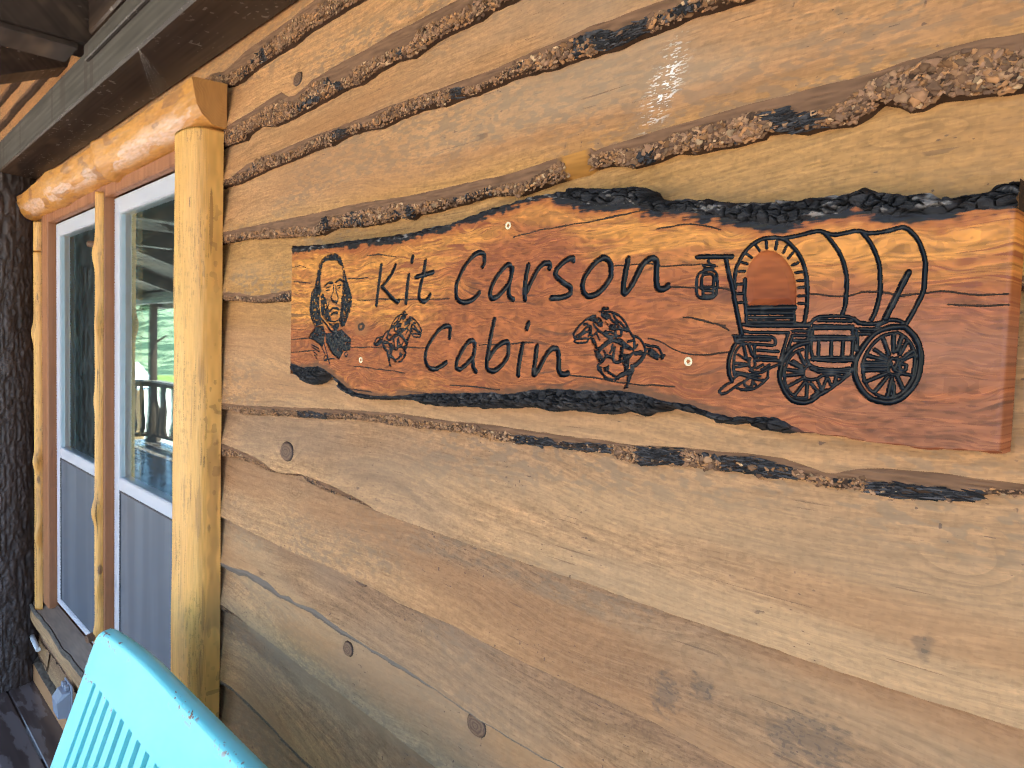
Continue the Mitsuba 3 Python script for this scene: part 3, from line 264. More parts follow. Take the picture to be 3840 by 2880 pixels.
    '798],[-0.908,1.6754]]],["s",0.75,[[-1.4518,1.7582],[-1.4174,1.761],[-1.3905,1.7546]]],["s",0.75,[[-1.3001,1.5144],[-1.1844,1.5093],[-1.1313,1.5084]]],["s",0.75,[[-0.8334,1.601],[-0'
    '.7144,1.6077]]]]},"misc":{"screws":[[-0.774,1.7802],[-1.1702,1.567],[-0.4579,1.5893]],"knot":[[-1.1723,1.6299]],"panel":[[-0.3886,1.6521],[-0.3908,1.6688],[-0.3902,1.6832],[-0.386,'
    '1.699],[-0.3792,1.7074],[-0.3723,1.7119],[-0.3653,1.7125],[-0.3573,1.7102],[-0.3485,1.7039],[-0.3404,1.6938],[-0.3348,1.6821],[-0.3326,1.6708],[-0.332,1.6518]],"wall_knots":[[-1.51'
    '94,2.1881],[-1.5518,1.3397],[-1.2329,1.1126],[-1.2775,0.9562],[-0.8697,0.9631]],"stain":[[-0.5418,1.9296]]}}'
)
D = json.loads(DATA)

# ------------------------------------------------------------------ materials
SWIRL = ((-0.175, 1.401, 0.050, 0.030, 2.6), (-0.450, 1.224, 0.045, 0.022, -2.2), (-0.240, 1.826, 0.055, 0.016, 2.4), (-0.110, 1.822, 0.022, 0.016, 3.5), (-1.522, 1.247, 0.035, 0.022, 3.2),
         (-1.5194, 2.1881, 0.03, 0.030, 1.8), (-1.5518, 1.3397, 0.05, 0.035, 2.4), (-1.2775, 0.9562, 0.03, 0.022, 2.0), (-0.8697, 0.9631, 0.035, 0.028, 2.6))
def siding_color(p, n, uv):
    u, td, v = uv.x, uv.y, p.z          # td: metres below the board above
    i = dr.floor((u + 6.5) / 13.0); x = u - 13.0 * i
    r1, r2, r3 = cell_rand(i, 3, 1), cell_rand(i, 5, 2), cell_rand(i, 9, 4)
    lo = fbm(x * 0.9 + r1 * 50, v * 5.0, i, 3)
    wv = fbm(x * 1.3 + r3 * 90, v * 4.2, i + 40, 3)
    ring = v * (22 + 20 * r2) + 10.0 * wv
    near = mi.Float(0)
    for sx, sz, a, b, A in SWIRL:
        e = dr.exp(-dr.square((x - sx) / a) - dr.square((v - sz) / b)); ring = ring + A * e; near = near + e
    ring = ring + 0.25 * noise(x * 18, v * 60, i)
    fr = ring - dr.floor(ring)
    s = smoothstep(0.35, 0.95, fr) * smoothstep(1.0, 0.95, fr)
    s = s * (0.25 + 0.75 * dr.maximum(smoothstep(0.40, 0.62, fbm(x * 1.3, v * 6, i + 11, 2)), dr.minimum(near * 1.6, 1.0)))
    fib = noise(x * 14 + 3 * wv, v * 230 + 30 * wv, i)
    fib2 = noise(x * 30 + 3 * wv, v * 480 + 30 * wv, i + 3)
    spk = noise(x * 150, v * 330, i + 7)
    spk2 = noise(x * 75, v * 170, i + 17)
    saw = noise(x * 520 + 20 * wv, v * 30, i + 9)
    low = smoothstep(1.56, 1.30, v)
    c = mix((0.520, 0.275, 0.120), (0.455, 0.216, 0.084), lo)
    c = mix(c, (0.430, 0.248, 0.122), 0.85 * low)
    gold = smoothstep(1.60, 1.66, v) * smoothstep(1.93, 1.86, v)
    c = mix(c, (0.46, 0.235, 0.066), 0.7 * gold)
    c = c * (0.90 + 0.2 * r1)
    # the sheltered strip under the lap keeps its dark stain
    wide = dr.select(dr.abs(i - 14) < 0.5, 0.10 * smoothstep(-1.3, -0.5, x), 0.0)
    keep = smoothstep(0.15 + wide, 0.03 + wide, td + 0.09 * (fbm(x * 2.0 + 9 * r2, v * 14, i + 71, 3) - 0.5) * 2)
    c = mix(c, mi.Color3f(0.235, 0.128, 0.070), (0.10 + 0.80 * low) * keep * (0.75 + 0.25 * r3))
    c = c * (1.0 - (0.15 + 0.20 * dr.minimum(near, 1.0)) * s)
    c = c * (0.80 + 0.26 * fib + 0.14 * fib2) * (0.89 + 0.22 * spk) * (0.94 + 0.12 * spk2)
    d1 = smoothstep(0.66, 0.72, noise(x * 24 + 5 * wv, v * 430 + 50 * wv, i + 101)); d2 = smoothstep(0.70, 0.75, noise(x * 90, v * 620 + 50 * wv, i + 103))
    l1 = smoothstep(0.70, 0.75, noise(x * 40 + 5 * wv, v * 480 + 50 * wv, i + 105))
    pore = smoothstep(0.66, 0.72, noise(x * 230, v * 420, i + 107))
    c = c * (1.0 - 0.13 * d1) * (1.0 - 0.14 * d2) * (1.0 + 0.11 * l1) * (1.0 - 0.13 * pore) * (0.96 + 0.08 * saw)
    blot = fbm(x * 65 + v * 30, v * 170, i + 5, 4)
    area = smoothstep(0.44, 0.64, fbm(x * 2.2, v * 6, i + 21, 3))
    dirt = smoothstep(0.48, 0.62, blot) * area
    c = mix(c, (0.200, 0.140, 0.092), (0.62 - 0.15 * low) * dirt)
    c = mix(c, (0.35, 0.245, 0.160), 0.65 * smoothstep(-1.3, -0.4, x) * smoothstep(1.88, 1.95, v) * smoothstep(0.3, 0.7, fbm(x * 3, v * 8, i + 3, 3)))
    pale = smoothstep(0.48, 0.70, fbm(x * 1.0 + 70 * r3, v * 9, i + 51, 3))
    c = mix(c, (0.45, 0.295, 0.160), (0.14 + 0.24 * low) * pale)
    redd = smoothstep(0.52, 0.72, fbm(x * 1.4 + 20 * r3, v * 12, i + 91, 3))
    c = mix(c, (0.36, 0.165, 0.065), 0.35 * redd)
    cool = smoothstep(0.50, 0.70, fbm(x * 2.2 + 40 * r1, v * 5, i + 61, 3))
    c = mix(c, (0.275, 0.185, 0.120), (0.10 + 0.26 * low) * cool)
    tick = smoothstep(0.935, 0.955, noise(x * 130, v * 260, i + 33)) * smoothstep(0.55, 0.7, noise(x * 9, v * 9, i))
    c = mix(c, (0.09, 0.06, 0.05), 0.7 * tick)
    chk = smoothstep(0.955, 0.97, noise(x * 9, v * 260 + 8 * wv, i + 43))
    c = mix(c, (0.13, 0.075, 0.045), 0.55 * chk)
    # pale smudge of dried paint on one upper board
    dx, dz = (x + 0.540) / 0.026, (v - 1.942) / 0.050
    e = dr.sqrt(dx * dx + dz * dz - 0.9 * dx * dz)
    sm = smoothstep(1.5, 0.1, e) * smoothstep(0.52, 0.66, 0.45 * noise(x * 70, v * 420) + 0.55 * noise(x * 260 + 9, v * 700) - 0.12 * e + 0.05)
    c = mix(c, (0.78, 0.75, 0.68), sm)
    # old grey stains on the lower boards
    for sx, sz, a, b in ((-0.4958, 1.160, 0.019, 0.026), (-0.448, 1.186, 0.018, 0.012), (-0.3144, 1.175, 0.046, 0.034), (-0.204, 1.318, 0.009, 0.013)):
        e = dr.sqrt(dr.square((x - sx) / a) + dr.square((v - sz) / b))
        c = mix(c, (0.120, 0.088, 0.064), 0.72 * smoothstep(1.3, 0.45, e + 1.6 * (blot - 0.5) + 0.5 * (spk - 0.5)) * (0.65 + 0.35 * pore))
    return c
def siding_bump(p, n, uv):
    u, v = uv.x, p.z; i = dr.floor((u + 6.5) / 13.0)
    return 0.0004 * noise(u * 300, v * 60, i) + 0.0006 * noise(u * 14, v * 300, i) + 0.0009 * noise(u * 60, v * 130, i) + 0.0015 * noise(u * 3, v * 9, i)
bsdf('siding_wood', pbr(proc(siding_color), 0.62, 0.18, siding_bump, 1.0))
bsdf('bark_edge', pbr({'type': 'mesh_attribute', 'name': 'vertex_color'}, 0.75, 0.2))
def sign_color(p, n, uv):
    x, z = p.x, p.z
    warp = fbm(x * 5, z * 11, 3.3, 3)
    w2 = fbm(x * 22, z * 60, 8.1, 2)
    big = fbm(x * 2.6 + 4, z * 9, 1.1, 3)
    t = smoothstep(0.36, 0.64, big + 0.26 * smoothstep(-1.2, -0.2, x) - 0.16 + 0.30 * smoothstep(0.11, 0.2, uv.y) - 0.24 * smoothstep(0.085, 0.03, uv.y) - 0.20 * smoothstep(0.06, 0.02, uv.x) * smoothstep(-0.35, -0.55, x) + 0.06)
    right = smoothstep(-0.55, -0.15, x) * smoothstep(0.05, 0.12, uv.y)
    c = mix((0.510, 0.204, 0.040), (0.305, 0.088, 0.024), t)
    c = mix(c, (0.200, 0.075, 0.040), 0.6 * right)
    str_ = noise(x * 10, z * 170 + 16 * warp, 2)
    c = mix(c, mi.Color3f(0.30, 0.085, 0.026), 0.60 * smoothstep(0.50, 0.80, str_))
    f1 = noise(x * 55 + 9 * warp, z * 300 + 20 * warp + 7 * w2, 5)
    f2 = noise(x * 90 + 20 * warp, z * 640 + 30 * warp + 12 * w2, 6)
    f3 = noise(x * 130 + 9 * warp, z * 240 + 20 * warp, 16)
    c = c * (0.48 + 0.50 * f1 + 0.34 * f2 + 0.22 * f3)
    ds2 = smoothstep(0.68, 0.73, noise(x * 60, z * 560 + 26 * warp + 9 * w2, 22)); ds3 = smoothstep(0.66, 0.72, noise(x * 120, z * 380 + 26 * warp + 9 * w2, 23)); lt_ = smoothstep(0.70, 0.76, noise(x * 50, z * 460 + 26 * warp + 9 * w2, 24))
    c = c * (1.0 - 0.24 * ds2) * (1.0 - 0.18 * ds3) * (1.0 + 0.18 * lt_)
    dash = smoothstep(0.66, 0.80, noise(x * 34, z * 420 + 26 * warp + 9 * w2, 12)) * smoothstep(0.35, 0.6, fbm(x * 7, z * 16, 2, 2))
    c = mix(c, mi.Color3f(0.20, 0.050, 0.018), 0.75 * dash)
    pinkish = smoothstep(0.45, 0.7, fbm(x * 4 + 8, z * 8, 7.7, 2)) * smoothstep(-0.75, -0.3, x) * smoothstep(0.06, 0.14, uv.y)
    c = mix(c, mi.Color3f(0.34, 0.150, 0.085), 0.40 * pinkish
             + 0.0)
    dtop = uv.y + 0.006 * (noise(x * 150, z * 260, 40) - 0.5) + 0.012 * (fbm(x * 30, z * 60, 4, 3) - 0.5) * 2
    c = mix(c, mi.Color3f(0.30, 0.075, 0.016), 0.75 * smoothstep(0.022, 0.006, dtop))
    c = mix(c, mi.Color3f(0.010, 0.007, 0.006), smoothstep(0.0085, 0.002, dtop + 0.005 * (noise(x * 70, z * 900, 44) - 0.5)))
    dbot = uv.x + 0.010 * (fbm(x * 25, z * 60, 14, 3) - 0.5) * 2
    charred = smoothstep(-0.36, -0.44, x)
    c = mix(c, mi.Color3f(0.10, 0.045, 0.02), charred * 0.8 * smoothstep(0.011, 0.003, dbot))
    hair = smoothstep(0.80, 0.90, noise(x * 7, z * 210 + 30 * warp, 17)) * smoothstep(0.50, 0.66, fbm(x * 6, z * 18, 8, 2))
    c = mix(c, mi.Color3f(0.06, 0.025, 0.015), 0.7 * hair)
    # knot
    kx, kz = (x + 1.1723) / 0.013, (z - 1.6299) / 0.0085
    k = dr.sqrt(kx * kx + kz * kz) + 0.4 * (noise(x * 120, z * 150) - 0.5)
    c = mix(c, mi.Color3f(0.30, 0.11, 0.035), 0.7 * smoothstep(2.6, 1.3, k))
    c = mix(c, mi.Color3f(0.030, 0.018, 0.012), smoothstep(1.1, 0.85, k) * smoothstep(0.25, 0.5, k))
    return c
def sign_bump(p, n, uv):
    return 0.0007 * noise(p.x * 16, p.z * 46, 3) + 0.0005 * noise(p.x * 40, p.z * 190, 6) + 0.00025 * noise(p.x * 90, p.z * 600, 2)
bsdf('sign_wood', pbr(proc(sign_color), 0.50, 0.12, sign_bump, 1.0, clearcoat=0.4, clearcoat_gloss=0.97))
def panel_color(p, n, uv):
    w = fbm(p.x * 8, p.z * 30, 3.3, 3)
    c = mix((0.27, 0.070, 0.018), (0.150, 0.030, 0.013), smoothstep(0.3, 0.7, w + 0.9 * (1.675 - p.z) / 0.06 * 0.3))
    return c * (0.8 + 0.4 * noise(p.x * 60, p.z * 300, 5))
bsdf('panel_wood', pbr(proc(panel_color), 0.45, 0.10, clearcoat=0.15, clearcoat_gloss=0.95))
def groove_color(p, n, uv):
    d = smoothstep(0.55, 0.85, fbm(p.x * 130, p.z * 130, 2, 3))
    return mix((0.0065, 0.0080, 0.0105), (0.06, 0.062, 0.062), 0.40 * d)
bsdf('groove_paint', pbr(proc(groove_color), 0.20, 0.18))
bsdf('crack_dark', pbr((0.035, 0.018, 0.011), 0.6, 0.3))
def pine_color(p, n, uv):
    l, a = uv.x, uv.y           # along, around
    st = noise(l * 5, a * 150, 1.5)
    c = mix((0.70, 0.400, 0.115), (0.60, 0.295, 0.068), fbm(l * 1.8, a * 18, 7, 3))
    c = mix(c, (0.50, 0.225, 0.055), 0.50 * smoothstep(0.56, 0.85, st))
    fl = smoothstep(0.60, 0.68, fbm(l * 7, a * 90, 3.1, 3)) * smoothstep(0.45, 0.6, fbm(l * 3, a * 16, 5, 2))
    c = mix(c, (0.36, 0.180, 0.065), 0.55 * fl)
    f2 = smoothstep(0.72, 0.78, noise(l * 22, a * 260, 4.4)) * smoothstep(0.46, 0.62, fbm(l * 4, a * 10, 9, 2))
    c = mix(c, (0.17, 0.085, 0.04), 0.7 * f2)
    kn, k2, kr = voronoi(l * 2.6, a * 6.5)
    c = mix(c, (0.12, 0.050, 0.022), 0.85 * smoothstep(0.060, 0.038, kn) * smoothstep(0.45, 0.5, kr))
    ck = smoothstep(0.90, 0.93, noise(l * 2.2, a * 230, 41)) * smoothstep(0.3, 0.5, noise(l * 1.3, a * 12, 4)); c = mix(c, (0.16, 0.075, 0.03), 0.8 * ck)
    pk = smoothstep(0.72, 0.76, noise(l * 60, a * 420, 45)) * smoothstep(0.4, 0.6, fbm(l * 5, a * 20, 19, 2)); c = mix(c, (0.30, 0.15, 0.05), 0.5 * pk)
    return c * (0.88 + 0.24 * noise(l * 24, a * 500))
def pine_bump(p, n, uv): return 0.003 * fbm(uv.x * 12, uv.y * 40, 1, 3) + 0.0008 * noise(uv.x * 20, uv.y * 400)
bsdf('pine_log', pbr(proc(pine_color), 0.42, 0.4, pine_bump, 1.0, clearcoat=0.15, clearcoat_gloss=0.8))
def lintel_color(p, n, uv):
    l, a = uv.x, uv.y
    c = mix((0.56, 0.265, 0.060), (0.40, 0.165, 0.035), fbm(l * 5, a * 18, 7, 3))
    c = mix(c, (0.24, 0.11, 0.05), 0.6 * smoothstep(0.58, 0.70, fbm(l * 9, a * 30, 2, 3)))
    pale = smoothstep(0.44, 0.54, fbm(l * 6 + 3, a * 22, 5, 4)) * smoothstep(0.05, 0.085, a) * smoothstep(0.155, 0.115, a)
    c = mix(c, (0.62, 0.44, 0.35), 0.75 * pale * (0.4 + 0.6 * noise(l * 40, a * 160, 3)))
    return c * (0.9 + 0.2 * noise(l * 50, a * 200))
bsdf('lintel_log', pbr(proc(lintel_color), 0.38, 0.45, pine_bump, 1.0, clearcoat=0.3, clearcoat_gloss=0.8))
def endgrain_color(p, n, uv):
    r = dr.sqrt(dr.square(p.y + 0.02) + dr.square(p.z - 2.25))
    s = 0.5 + 0.5 * dr.sin(6.2832 * (r * 150 + 2.5 * noise(p.y * 40, p.z * 40)))
    return mix((0.44, 0.21, 0.06), (0.30, 0.125, 0.035), 0.6 * s * noise(p.y * 30, p.z * 30) + 0.3 * noise(p.y * 200, p.z * 40))
bsdf('end_grain', pbr(proc(endgrain_color), 0.5, 0.4))
def cedar_color(p, n, uv):
    s = noise(p.x * 60 + p.y * 90, p.z * 2.4, 1)
    return mix((0.345, 0.145, 0.062), (0.22, 0.082, 0.034), 0.6 * s + 0.4 * fbm(p.x * 9 + p.y * 14, p.z * 1.6, 4, 3)) * (0.92 + 0.16 * noise(p.y * 500 + p.x * 300, p.z * 8))
bsdf('cedar_jamb', pbr(proc(cedar_color), 0.5, 0.4))
bsdf('vinyl', pbr((0.47, 0.485, 0.52), 0.35, 0.4))
bsdf('gasket', pbr((0.05, 0.05, 0.055), 0.5, 0.4))
scene['window_glass'] = {'type': 'thindielectric', 'int_ior': 1.9, 'specular_reflectance': {'type': 'rgb', 'value': [0.70, 0.97, 1.0]}}
def screen_color(p, n, uv):
    s = fbm(p.x * 13, p.z * 1.1, 2, 4)
    return mix((0.068, 0.085, 0.110), (0.092, 0.112, 0.138), smoothstep(0.3, 0.7, s))
bsdf('insect_screen', pbr(proc(screen_color), 0.45, 0.5))
bsdf('dark_room', pbr((0.035, 0.033, 0.03), 0.8, 0.2))
def timber_color(p, n, uv):
    s = noise(p.x * 2.2, (p.y + p.z) * 90, 1)
    c = mix((0.040, 0.027, 0.022), (0.017, 0.011, 0.009), fbm(p.x * 3, p.y * 16, p.z * 16, 3))
    c = mix(c, (0.105, 0.070, 0.044), 0.6 * smoothstep(0.52, 0.72, fbm(p.x * 2.4, p.y * 9, p.z * 9, 3)))
    c = c * (0.75 + 0.5 * s)
    scr = smoothstep(0.80, 0.86, noise(p.x * 60, p.y * 60, p.z * 60)) * smoothstep(0.5, 0.7, noise(p.x * 9, p.y * 9, p.z * 9))
    return mix(c, (0.20, 0.18, 0.16), 0.6 * scr)
def timber_bump(p, n, uv): return 0.0016 * noise(p.x * 10, p.y * 160, p.z * 160) + 0.002 * noise(p.x * 30, p.y * 40, p.z * 40)
bsdf('dark_timber', pbr(proc(timber_color), 0.42, 0.5))
def beam_color(p, n, uv):
    s = noise(p.x * 3, (p.y + p.z) * 110, 1)
    c = mix((0.098, 0.090, 0.078), (0.054, 0.049, 0.042), fbm(p.x * 5, p.z * 30, 2, 3)) * (0.8 + 0.4 * s)
    drip = smoothstep(0.66, 0.78, noise(p.x * 26, p.z * 2, 3)) * smoothstep(0.35, 0.6, noise(p.x * 3, 1.0))
    c = mix(c, (0.055, 0.042, 0.035), 0.6 * drip)
    under = smoothstep(-0.5, -0.8, n.z)  # lit front greyer, shaded underside darker: light painted into the colour by normal
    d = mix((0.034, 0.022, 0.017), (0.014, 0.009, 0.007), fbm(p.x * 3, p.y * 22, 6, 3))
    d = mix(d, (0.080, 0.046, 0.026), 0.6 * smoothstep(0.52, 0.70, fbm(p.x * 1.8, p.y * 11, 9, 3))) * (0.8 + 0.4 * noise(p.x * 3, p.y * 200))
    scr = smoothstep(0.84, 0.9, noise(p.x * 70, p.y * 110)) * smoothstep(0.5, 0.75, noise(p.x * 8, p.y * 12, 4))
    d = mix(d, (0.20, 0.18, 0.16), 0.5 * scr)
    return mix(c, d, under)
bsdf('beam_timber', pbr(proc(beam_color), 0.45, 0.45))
def deck_color(p, n, uv):
    i = dr.floor(p.y / 0.142)
    c = mix((0.105, 0.078, 0.072), (0.055, 0.040, 0.037), fbm(p.x * 2 + 17 * cell_rand(i, 1), p.y * 30, 3, 3))
    worn = smoothstep(0.50, 0.62, fbm(p.x * 6, p.y * 20, 8, 4))
    return mix(c, (0.19, 0.165, 0.165), 0.65 * worn)
def deck_rough(p, n, uv): return 0.09 + 0.18 * fbm(p.x * 6, p.y * 20, 8, 3)
bsdf('deck_boards', pbr(proc(deck_color), proc(deck_rough), 0.6))
bsdf('column_bark', pbr({'type': 'mesh_attribute', 'name': 'vertex_color'}, 0.55, 0.4))
def paint_color(p, n, uv):
    e = uv.y          # metres from the nearest crisp edge
    ch = fbm(p.x * 120, p.z * 170, p.y * 120, 4)
    chip = smoothstep(0.60, 0.63, ch) * smoothstep(0.020, 0.002, e) * smoothstep(0.45, 0.6, fbm(p.x * 9, p.z * 9, 3, 2))
    c = mix((0.13, 0.62, 0.67), (0.22, 0.71, 0.75), fbm(p.x * 5, p.z * 7, 2, 3))
    halo = smoothstep(0.56, 0.62, ch) * smoothstep(0.026, 0.003, e) * smoothstep(0.43, 0.58, fbm(p.x * 9, p.z * 9, 3, 2))
    c = mix(c, (0.34, 0.50, 0.50), 0.6 * halo)
    return mix(c, (0.21, 0.095, 0.055), chip)
bsdf('turquoise_paint', pbr(proc(paint_color), 0.36, 0.5))
bsdf('grey_plastic', pbr((0.27, 0.29, 0.34), 0.3, 0.5))
bsdf('white_pipe', pbr((0.75, 0.75, 0.74), 0.4, 0.5))
def screw_color(p, n, uv): return mix((0.62, 0.50, 0.26), (0.74, 0.66, 0.46), noise(p.x * 900, p.z * 900))
bsdf('brass_screw', pbr(proc(screw_color), 0.4, 0.5))
def knot_color(p, n, uv):
    r = dr.sqrt(uv.x * uv.x + uv.y * uv.y)
    c = mix((0.17, 0.095, 0.055), (0.10, 0.055, 0.035), 0.5 + 0.5 * dr.sin(r * 22 + 4 * noise(uv.x * 4, uv.y * 4)))
    return mix(c, (0.035, 0.022, 0.016), smoothstep(0.84, 0.93, r))
bsdf('knot_wood', pbr(proc(knot_color), 0.6, 0.3))
bsdf('web_silk', pbr((0.55, 0.55, 0.55), 0.5, 0.3))
def sill_color(p, n, uv):
    return mix((0.165, 0.115, 0.085), (0.095, 0.066, 0.050), fbm(p.x * 5, p.y * 60, 3, 3)) * (0.85 + 0.3 * noise(p.x * 20, p.y * 300))
def sill_log_color(p, n, uv):
    return mix((0.40, 0.245, 0.125), (0.30, 0.175, 0.085), fbm(p.x * 4, p.z * 40, 3, 3)) * (0.8 + 0.4 * noise(p.x * 14, p.z * 260))
bsdf('sill_log', pbr(proc(sill_log_color), 0.6, 0.25))
bsdf('skirt_wood', pbr((0.44, 0.215, 0.095), 0.55, 0.3))
bsdf('sill_top', pbr(proc(sill_color), 0.5, 0.3))
bsdf('rail_bark', pbr((0.075, 0.048, 0.034), 0.7, 0.3))
bsdf('rail_cap', pbr((0.15, 0.12, 0.10), 0.45, 0.5))
def ground_color(p, n, uv):
    far = smoothstep(44, 60, dr.sqrt(p.x * p.x + p.y * p.y) + 8 * fbm(p.x * 0.1, p.y * 0.1, 1, 3))
    g = mix((0.50, 0.49, 0.46), (0.39, 0.38, 0.35), fbm(p.x * 2, p.y * 2, 3, 4))
    return mix(g, mix((0.10, 0.17, 0.035), (0.17, 0.21, 0.06), fbm(p.x * 0.6, p.y * 0.6, 2, 3)), far)
bsdf('gravel', pbr(proc(ground_color), 0.9, 0.2))
def hill_color(p, n, uv):
    f = fbm(p.x * 0.45, p.y * 0.45, p.z * 0.55, 4)
    return mix((0.170, 0.215, 0.135), (0.045, 0.082, 0.050), smoothstep(0.38, 0.60, f))
bsdf('hill_cover', pbr(proc(hill_color), 0.9, 0.2))
bsdf('needles', pbr((0.09, 0.17, 0.07), 0.7, 0.3))
bsdf('trunk_bark', pbr((0.10, 0.07, 0.05), 0.8, 0.2))
bsdf('roof_metal', pbr((0.80, 0.82, 0.83), 0.4, 0.5))
bsdf('shed_wall', pbr((0.42, 0.24, 0.12), 0.7, 0.3))

# ------------------------------------------------------------------ the setting outside
g = np.array([[-600, -600, -1.5], [600, -600, -1.5], [600, 600, -1.5], [-600, 600, -1.5]], float)
obj('ground', (g, np.array([[0, 1, 2], [0, 2, 3]])), 'gravel'); labels['ground'] = {'label': 'pale sunlit gravel yard beyond the porch', 'category': 'ground', 'kind': 'structure'}
th, rr = np.meshgrid(np.linspace(math.pi * 0.80, math.pi * 1.62, 90), np.linspace(0, 1, 40) ** 1.3, indexing='ij')
R_ = 62 + 330 * rr
P = np.stack([R_ * np.cos(th), R_ * np.sin(th), 0 * R_], -1)
P[..., 2] = -1.6 + 46 * rr ** 1.15 * (0.75 + 0.6 * meshkit.fbm(P * 0.012, 3, 2)) + 5 * (meshkit.fbm(P * 0.09, 3, 5) - 0.5) * (rr > 0.02)
obj('hills', surf(P), 'hill_cover', smooth=True); labels['hills'] = {'label': 'green forested hillside across the yard, seen in the window glass', 'category': 'hill', 'kind': 'structure'}
def crown(seed, h=1.0):
    r = np.random.default_rng(seed); V, Fc = [], []
    for k in range(1500):
        t = r.random() ** 0.75; R = 0.20 * (1.02 - t) * (0.35 + 0.65 * r.random() ** 0.5) * (0.8 + 0.4 * ((k * 7) % 5) / 4); a = r.random() * 6.283
        c = np.array([R * math.cos(a), R * math.sin(a), 0.12 + 0.88 * t * h - 0.25 * R])
        d1 = np.array([math.cos(a), math.sin(a), -0.45]) * 0.030; d2 = np.array([-math.sin(a), math.cos(a), 0.1]) * 0.017
        d3 = r.normal(size=3) * 0.008
        o = len(V); V += [c - d1 - d2, c - d1 + d2, c + d1 + d3]; Fc.append([o, o + 1, o + 2])
    return np.array(V), np.array(Fc)
crowns = [mikit.ply(crown(s), 'needles') for s in (1, 2, 3)]
trunk_ply = mikit.ply(tube([[0, 0, -0.03], [0, 0, 0.5], [0.004, 0, 0.96]], [0.022, 0.014, 0.003], 7), 'trunk_bark')
tr = np.random.default_rng(11)
for k in range(26):
    a = math.pi * (1.0 + 0.012 + 0.16 * tr.random()); d = 58 + 75 * tr.random()
    x, y = d * math.cos(a), d * math.sin(a); h = 5 + 6 * tr.random()
    s = max(0.0, (d - 62) / 330); zg = -1.6 + 46 * s ** (1.15 / 1.3 * 1.0) * 0.55
    m = T().translate([x, y, zg - 0.3]).rotate([0, 0, 1], float(tr.random() * 360)).scale([h, h, h])
    scene[f'forest__{2 * k + 1:03d}'] = {**crowns[k % 3], 'to_world': m}; scene[f'forest__{2 * k + 2:03d}'] = {**trunk_ply, 'to_world': m}
labels['forest'] = {'label': 'dark conifers scattered over the hillside reflected in the window', 'category': 'forest', 'kind': 'stuff'}
t = thing('storage_shed', 'low brown shed with a white metal roof behind the porch railing', 'shed')
obj('wall', box(-23.2, -20.6, -5.4, -2.2, -1.5, 0.25, 0.02), 'shed_wall', t)
P = np.array([[[-23.5, -5.65, 0.22], [-23.5, -1.9, 0.22]], [[-21.9, -5.65, 0.85], [-21.9, -1.9, 0.85]], [[-20.3, -5.65, 0.22], [-20.3, -1.9, 0.22]]])
v, f = surf(P); obj('roof', join((v, f), (v - [0, 0, 0.05], f[:, ::-1])), 'roof_metal', t)

# ------------------------------------------------------------------ deck, railing, corner post
labels['deck_floor'] = {'label': 'dark stained plank floor of the porch', 'category': 'floor', 'kind': 'structure'}
y = -0.004
for k in range(23):
    yy = -0.03 - 0.142 * k
    obj('plank', box(-13.2 - 0.02 * (k % 3), 4.5, yy - 0.134, yy, FLOOR - 0.035, FLOOR + 0.0015 * ((k * 5) % 4), 0.004), 'deck_boards', 'deck_floor')
obj('joist_frame', join(*[box(x0, x0 + 0.05, -3.28, -0.02, FLOOR - 0.25, FLOOR - 0.045, 0.003) for x0 in np.arange(-13.1, 4.4, 0.8)], box(-13.15, 4.45, -3.33, -3.285, FLOOR - 0.3, FLOOR - 0.04, 0.003)), 'dark_timber', 'deck_floor')
t = thing('porch_railing', 'rustic railing of crooked branches round the end of the porch', 'railing')
def stick(x, y, z0, z1, r, seed):
    q = np.random.default_rng(seed); z = np.linspace(z0, z1, 7); b = np.cumsum(q.normal(size=(7, 2)) * 0.014, axis=0)
    return tube(np.stack([x + b[:, 0], y + b[:, 1], z], 1), r * (1.25 - 0.5 * np.linspace(0, 1, 7)), 7, rough=0.01, seed=seed)
n_ = 0
for yy in np.arange(-3.05, -0.5, 0.15):
    n_ += 1; obj('baluster', stick(-12.9, yy, FLOOR + 0.13, FLOOR + 0.98, 0.020 + 0.012 * ((n_ * 7) % 4) / 3, n_), 'rail_bark', t, smooth=60)
for xx in np.arange(-12.72, -7.6, 0.17):
    n_ += 1; obj('baluster', stick(xx, -3.22, FLOOR + 0.13, FLOOR + 0.98, 0.022 + 0.014 * ((n_ * 5) % 4) / 3, n_), 'rail_bark', t, smooth=60)
for z0 in (0.12, 0.97):
    nm = 'lower_rail' if z0 < 0.5 else 'upper_rail'
    obj(nm, tube([[-12.9, -3.22, FLOOR + z0], [-12.9, -1.8, FLOOR + z0 + 0.01], [-12.9, -0.4, FLOOR + z0]], 0.035, 8, rough=0.012), 'rail_bark', t, smooth=60)
    obj(nm, tube([[-12.9, -3.22, FLOOR + z0], [-10.3, -3.22, FLOOR + z0 + 0.01], [-7.5, -3.22, FLOOR + z0]], 0.035, 8, rough=0.012), 'rail_bark', t, smooth=60)
obj('cap_board', box(-12.98, -12.82, -3.14, -0.4, FLOOR + 1.005, FLOOR + 1.04), 'rail_cap', t)
obj('cap_board', box(-12.98, -7.4, -3.30, -3.142, FLOOR + 1.005, FLOOR + 1.04), 'rail_cap', t)
t = thing('porch_post', 'peeled log post at the corner of the porch railing, seen in the window', 'post')
obj('trunk', tube([[-12.9, -3.22, FLOOR], [-12.92, -3.22, 0.3], [-12.89, -3.21, 1.2], [-12.9, -3.22, 2.14]], [0.13, 0.085, 0.065, 0.065], 12, rough=0.03), 'rail_bark', t, smooth=60)
obj('branch_stub', tube([[-12.88, -3.25, 1.5], [-12.75, -3.38, 1.62]], [0.022, 0.012], 7), 'rail_bark', t)

